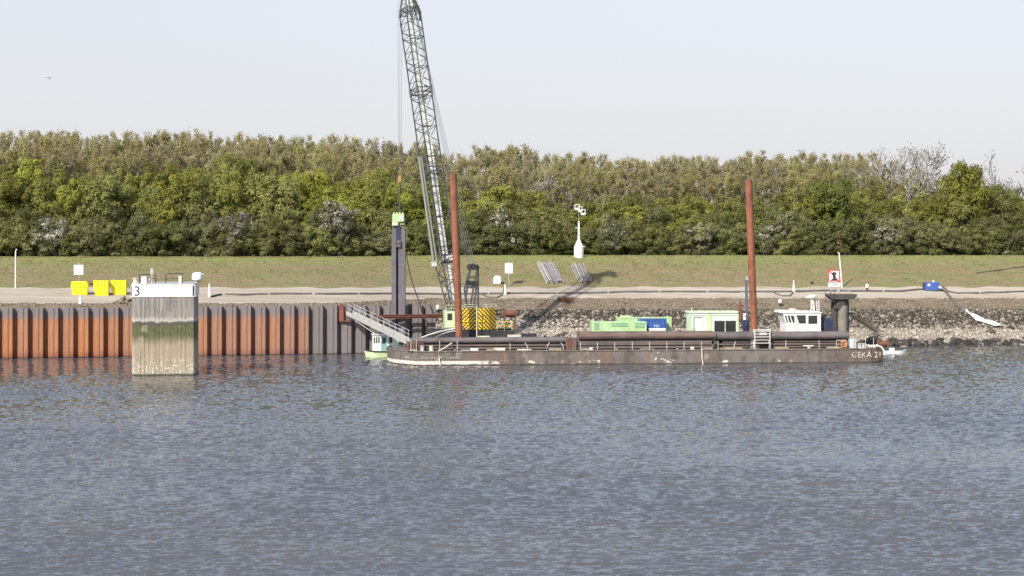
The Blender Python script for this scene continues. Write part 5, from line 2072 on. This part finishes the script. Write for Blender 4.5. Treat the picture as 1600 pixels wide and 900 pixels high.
railing(s, [(xb + .6, yy, zb_), (xb + 1.0, yy, zb_), (xb + 1.5, yy, zb_)], .8, M['galv'], .03)
MB().path([(xa + 1.9, yy - .08, zb_ + .9 * math.sin(q) + .05) if 0 else (xa + 2.1 + .35 * math.cos(q), yy - .12, zb_ + .4 + .35 * math.sin(q)) for q in np.linspace(0, 2 * math.pi, 13)], .06, 5).build('tyre', M['black'], s, smooth=True)

# tug behind the barge
tl = bf.world(bX(1252, 13), 13.5, 0)
s = thing('push_tug', 'small tug with a white wheelhouse and radar mast behind the barge', 'tug', tl, BA)
tf = Fr(tl, BA)
hull_mb(13, 4.6, -1.0, 1.3, .3, .5, -1).build('hull', M['navy'], s)


def tX(px, y): return tf.x(px, y)


def tZ(row, x, y): return tf.z(row, x, y)


yy = -1.7
xl0, xl1, xr = tX(1228, yy), tX(1223, yy), tX(1282.5, yy)
zr, zs, zb_ = tZ(489, xl0, yy), tZ(505, xl0, yy), 1.3
h = MB().prism([(xl0 + .1, zb_), (xr, zb_), (xr, zr), (xl1, zr), (xl0, zs)], 'y', yy, 1.7).build('wheelhouse', M['white'], s)
MB().prism([(xl1 - .25, zr + .001), (xr + .12, zr + .001), (xr + .12, zr + .12), (xl1 + .6, zr + .3), (xl1 - .2, zr + .3)], 'y', yy - .12, 1.82).build('roof', M['white'], s, bevel=.03)


def tq(pts, nm, mat, y0, y1, par): return MB().prism([(tX(a, yy), tZ(b, tX(a, yy), yy)) for a, b in pts], 'y', y0, y1).build(nm, mat, par)


for pts in (((1226, 493), (1228.5, 493), (1231.5, 504), (1229.5, 504)), ((1230.5, 493), (1233.5, 493), (1237, 504), (1233.5, 504)), ((1235, 493), (1240, 493), (1243.5, 504.5), (1239, 504.5)),
            ((1244.5, 492.5), (1259, 492.5), (1259, 505.5), (1248.5, 505.5)), ((1263, 493), (1277, 493), (1277, 506), (1263, 506))):
    tq(pts, 'window', M['glass'], yy - .02, yy - .002, h)
tq(((1241, 491), (1243.5, 491), (1247.5, 507), (1247.5, 518), (1241.5, 518), (1241.5, 507)), 'corner_frame', M['palegrey'], yy - .05, yy - .022, h)
tq(((1257, 515), (1270, 515), (1270, 518.5), (1257, 518.5)), 'nameplate', M['cream'], yy - .04, yy - .003, h)
MB().lathe([(.45, 0), (.55, .12), (.3, .22)], 12, (tX(1238, 0), 0, zr + .3)).build('searchlight', M['cream'], s)
mx = tX(1268, 0)
zm = tZ(466, mx, 0)
for q in (0, .38):
    strut('mast_leg', (mx + q, 0, zr + .1), (mx + q * .4, 0, zm), .09, M['white'], s)
for f in (.35, .7):
    strut('mast_rung', (mx, 0, zr + (zm - zr) * f), (mx + .35, 0, zr + (zm - zr) * f), .06, M['white'], s)
MB().lathe([(.2, 0), (.55, .1), (.58, .28), (.4, .42), (.1, .48)], 14, (mx + .05, 0, zm)).build('radome', M['signwhite'], s, smooth=True)
MB().bar((mx - .8, 0, zm + .1), (mx + .1, 0, zm + .08), .2, .14).build('radar_bar', M['signwhite'], s)
for q in (.75, 1.05):
    strut('ladder_rail', (mx + q, 0, zr), (mx + q - .1, 0, zm - .2), .045, M['white'], s)
for f in (.2, .45, .7):
    strut('ladder_rung', (mx + .75, 0, zr + (zm - zr) * f), (mx + 1.0, 0, zr + (zm - zr) * f), .035, M['white'], s)
railing(s, [(tX(1284, yy), yy, zb_ + .2), (tX(1290, yy), yy, zb_ + .2), (tX(1297, yy), yy, zb_ + .2)], 1.35, M['white'], .04)
ez = tZ(497, 1, 0)
MB().mm(tX(1285, 0), tX(1300, 0), -.9, .9, 1.3, ez).build('engine_casing', M['navy'], s, bevel=.15)
MB().tube((tX(1287, 0), 0, ez - .1), (tX(1287, 0), 0, ez + .5), .25, 10).build('funnel', M['black'], s)
railing(s, [(tX(1205, yy), yy, 1.5), (tX(1212, yy), yy, 1.5), (tX(1219, yy), yy, 1.5), (tX(1225, yy), yy, 1.5)], 1.6, M['signred'], .035)

# dinghy at the stern
dp = W(1397.5, 552.5, 254.5)
dp.z = 0
s = thing('motorboat', 'little white motorboat with a grey cover at the stern of the barge', 'boat', dp, R(6))
hull_mb(3.2, 1.4, -.25, .42, .5, .35).build('hull', M['signwhite'], s)
MB().prism([(-1.5, .43), (.3, .46), (1.15, .5), (.45, .8), (-.2, .95), (-1.4, .9)], 'y', -.5, .5).build('cover', M['darksteel'], s, bevel=.06)
MB().mm(-.9, -.2, -.66, -.52, .35, .8).build('console', M['signwhite'], s)
MB().mm(-1.75, -1.5, -.15, .15, -.2, .7).build('outboard_motor', M['black'], s)

# ------------------------------------------------------------------ old dolphin with sign
dl = W(1312.5, 520, 260.5)
dl.z = 0
s = thing('mooring_dolphin', 'dark stained concrete dolphin with a flat platform head behind the tug', 'dolphin', dl)


def oz(row): return H - (row - HR) * 260.5 / F


k = 260.5 / F
MB().lathe([(.68, -3), (.68, oz(477))], 18, (.3, -.45, 0)).build('concrete_column', M['conc'], s, smooth=True)
for x, y in ((-.72, .15), (.78, .3)):
    MB().lathe([(.5, -3), (.5, oz(472))], 14, (x, y, 0)).build('concrete_column', M['darkconc'], s, smooth=True)
MB().lathe([(1.0, oz(483)), (1.12, oz(478)), (1.2, oz(467.5))], 20).build('column_collar', M['darkconc'], s, smooth=True)
MB().prism([(-1.3, oz(467.4)), (1.55, oz(467.4)), (1.75, oz(465)), (2.05, oz(463)), (2.05, oz(459.5)), (-1.8, oz(459.5)), (-1.8, oz(462.5))], 'y', -1.5, 1.5).build('platform', M['darkconc'], s, bevel=.03)
railing(s, [(-2.2, -1.2, oz(470)), (-1.5, -1.2, oz(470)), (-.9, -1.2, oz(470))], 1.35, M['darksteel'], .045)
MB().mm(-2.25, -.85, -1.25, -.6, oz(471), oz(470)).build('side_grating', M['darksteel'], s)
railing(s, [(-1.4, -1.0, oz(459.4)), (-.5, -1.0, oz(459.4)), (.3, -1.0, oz(459.4)), (1.2, -1.0, oz(459.4)), (1.2, 1.0, oz(459.4))], .65, M['galv'], .03)
# no mooring sign
sg = W(1303.5, 457, 259.8)
ss = thing('no_mooring_sign', 'red-bordered square no mooring sign with black bollard and arrow plate on the dolphin', 'sign', sg)


def gz(row): return H - (row - HR) * 259.8 / F - sg.z


def gx(px): return (px - 1303.5) * 259.8 / F


for px in (1298, 1311.5):
    strut('sign_post', (gx(px), .12, gz(460)), (gx(px), .12, gz(424)), .06, M['galv'], ss)
x0, x1, z0, z1 = gx(1294), gx(1312.6), gz(441.5), gz(421.5)
MB().mm(x0, x1, 0, .06, z0, z1).build('sign_panel', M['signwhite'], ss)
b = .16
MB().mm(x0, x1, -.02, -.002, z0, z0 + b).mm(x0, x1, -.02, -.002, z1 - b, z1).mm(x0, x0 + b, -.02, -.002, z0 + b, z1 - b).mm(x1 - b, x1, -.02, -.002, z0 + b, z1 - b).build('red_border', M['signred'], ss)
m = MB()
q = .1
m.prism([(x0 + b, z1 - b - .004), (x0 + b, z1 - b - .13), (x1 - b - .13, z0 + b + .004), (x1 - b, z0 + b + .004), (x1 - b, z0 + b + .13), (x0 + b + .13, z1 - b - .004)], 'y', -.015, -.003)
m.build('red_diagonal', M['signred'], ss)
cx, cz = (x0 + x1) / 2, (z0 + z1) / 2
MB().prism([(cx - .52, cz - .62), (cx + .52, cz - .62), (cx + .48, cz - .48), (cx + .22, cz - .38), (cx + .14, cz - .1), (cx + .24, cz - .02), (cx + .16, cz + .1), (cx + .3, cz + .3), (cx + .28, cz + .48), (cx + .1, cz + .56),
            (cx - .12, cz + .56), (cx - .28, cz + .46), (cx - .3, cz + .3), (cx - .16, cz + .1), (cx - .24, cz - .02), (cx - .14, cz - .1), (cx - .22, cz - .38), (cx - .48, cz - .48)], 'y', -.035, -.021).build('bollard_symbol', M['signblack'], ss)
z2 = gz(448)
MB().mm(x0, x1 + .05, 0, .05, z2, z0 - .02).build('arrow_plate', M['signwhite'], ss)
zm = (z2 + z0) / 2
MB().prism([(x0 + .35, zm - .03), (x1 - .6, zm - .03), (x1 - .6, zm - .12), (x1 - .4, zm), (x1 - .6, zm + .12), (x1 - .6, zm + .03), (x0 + .35, zm + .03)], 'y', -.015, -.003).build('arrow', M['signblack'], ss)
# white leaning pole on the road behind
p = G(1316, 449)
pl = thing('marker_pole', 'white leaning pole with a bent tip behind the red-bordered sign', 'pole', p)
tx = (1311 - 1316) * p.y / F
strut('pole', (0, 0, -.3), (tx * .9, 0, 5.0), .11, M['white'], pl)
MB().path([(tx * .9, 0, 4.98), (tx * .95, 0, 5.25), (tx - .2, 0, 5.5)], .1, 7).build('pole_tip', M['white'], pl, smooth=True)
# timber ramp from dolphin down to the bench
a, b_ = W(1329, 491, 262), G(1370, 521)
b_.z += .2
s = thing('timber_ramp', 'brown timber ramp slanting down from the dolphin to the pale rubble', 'ramp', a)
d_ = b_ - a
side = Vector((0, .8, 0))
MB().bar(side, d_ + side, .14, .22).build('ramp_girder', M['wood'], s)
MB().bar(-side, d_ - side, .14, .22).build('ramp_girder', M['wood'], s)
rd = random.Random(1)
for i in range(16):
    f = (i + .5) / 16
    o = MB().box((0, 0, 0), (.26, 1.75, .06), d_.to_track_quat('X', 'Z').to_matrix()).build('plank', worn('dark_planks', (.11, .095, .06), (.08, .07, .045), None, 2) if i == 0 else bpy.data.materials['dark_planks'], s, d_ * f + Vector((0, 0, .16)))

# ------------------------------------------------------------------ gull
gp_ = W(76, 122, 190)
m = MB()
m.path([(-.22, 0, 0), (-.12, 0, .0), (0, 0, .01), (.12, 0, .02), (.2, 0, .035), (.25, 0, .03)], .055, 8, .02)
for sg in (1, -1):
    m.add([(-.05, .03 * sg, .02), (.09, .03 * sg, .03), (.12, .24 * sg, .15), (-.02, .25 * sg, .14), (.0, .52 * sg, .08), (-.06, .5 * sg, .075), (-.05, .03 * sg, .0), (.09, .03 * sg, .01), (.12, .24 * sg, .135), (-.02, .25 * sg, .125)],
          [(0, 1, 2, 3), (3, 2, 4, 5), (6, 9, 8, 7), (9, 5, 4, 8), (1, 7, 8, 2), (0, 3, 9, 6), (2, 8, 4), (3, 5, 9)])
m.add([(-.2, -.03, 0), (-.2, .03, 0), (-.34, .07, -.01), (-.34, -.07, -.01), (-.2, 0, -.02)], [(0, 1, 2, 3), (0, 4, 3), (1, 4, 2), (2, 4, 3)])
g = m.build('gull', M['gull'], None, gp_, smooth=True)
g.rotation_euler = (0, R(15), R(70))
tag(g, 'lone pale gull flying high at left over the trees', 'bird')

# trees that would share a label are told apart by their order from left to right
by = {}
for o_ in bpy.data.objects:
    if o_.parent is None and o_.get('category') in ('tree', 'shrub', 'hawthorn', 'tube', 'timber'):
        by.setdefault(o_['label'], []).append(o_)
for lb, os_ in by.items():
    if len(os_) < 2: continue
    os_.sort(key=lambda q: q.location.x / q.location.y)
    nm = {2: ('left one', 'right one'), 3: ('left one', 'middle one', 'right one')}.get(len(os_))
    for i, q in enumerate(os_):
        q['label'] = lb + ', ' + (nm[i] if nm else ('first second third fourth fifth sixth seventh eighth ninth tenth eleventh twelfth thirteenth fourteenth fifteenth sixteenth last'.split())[i] + ' from left')
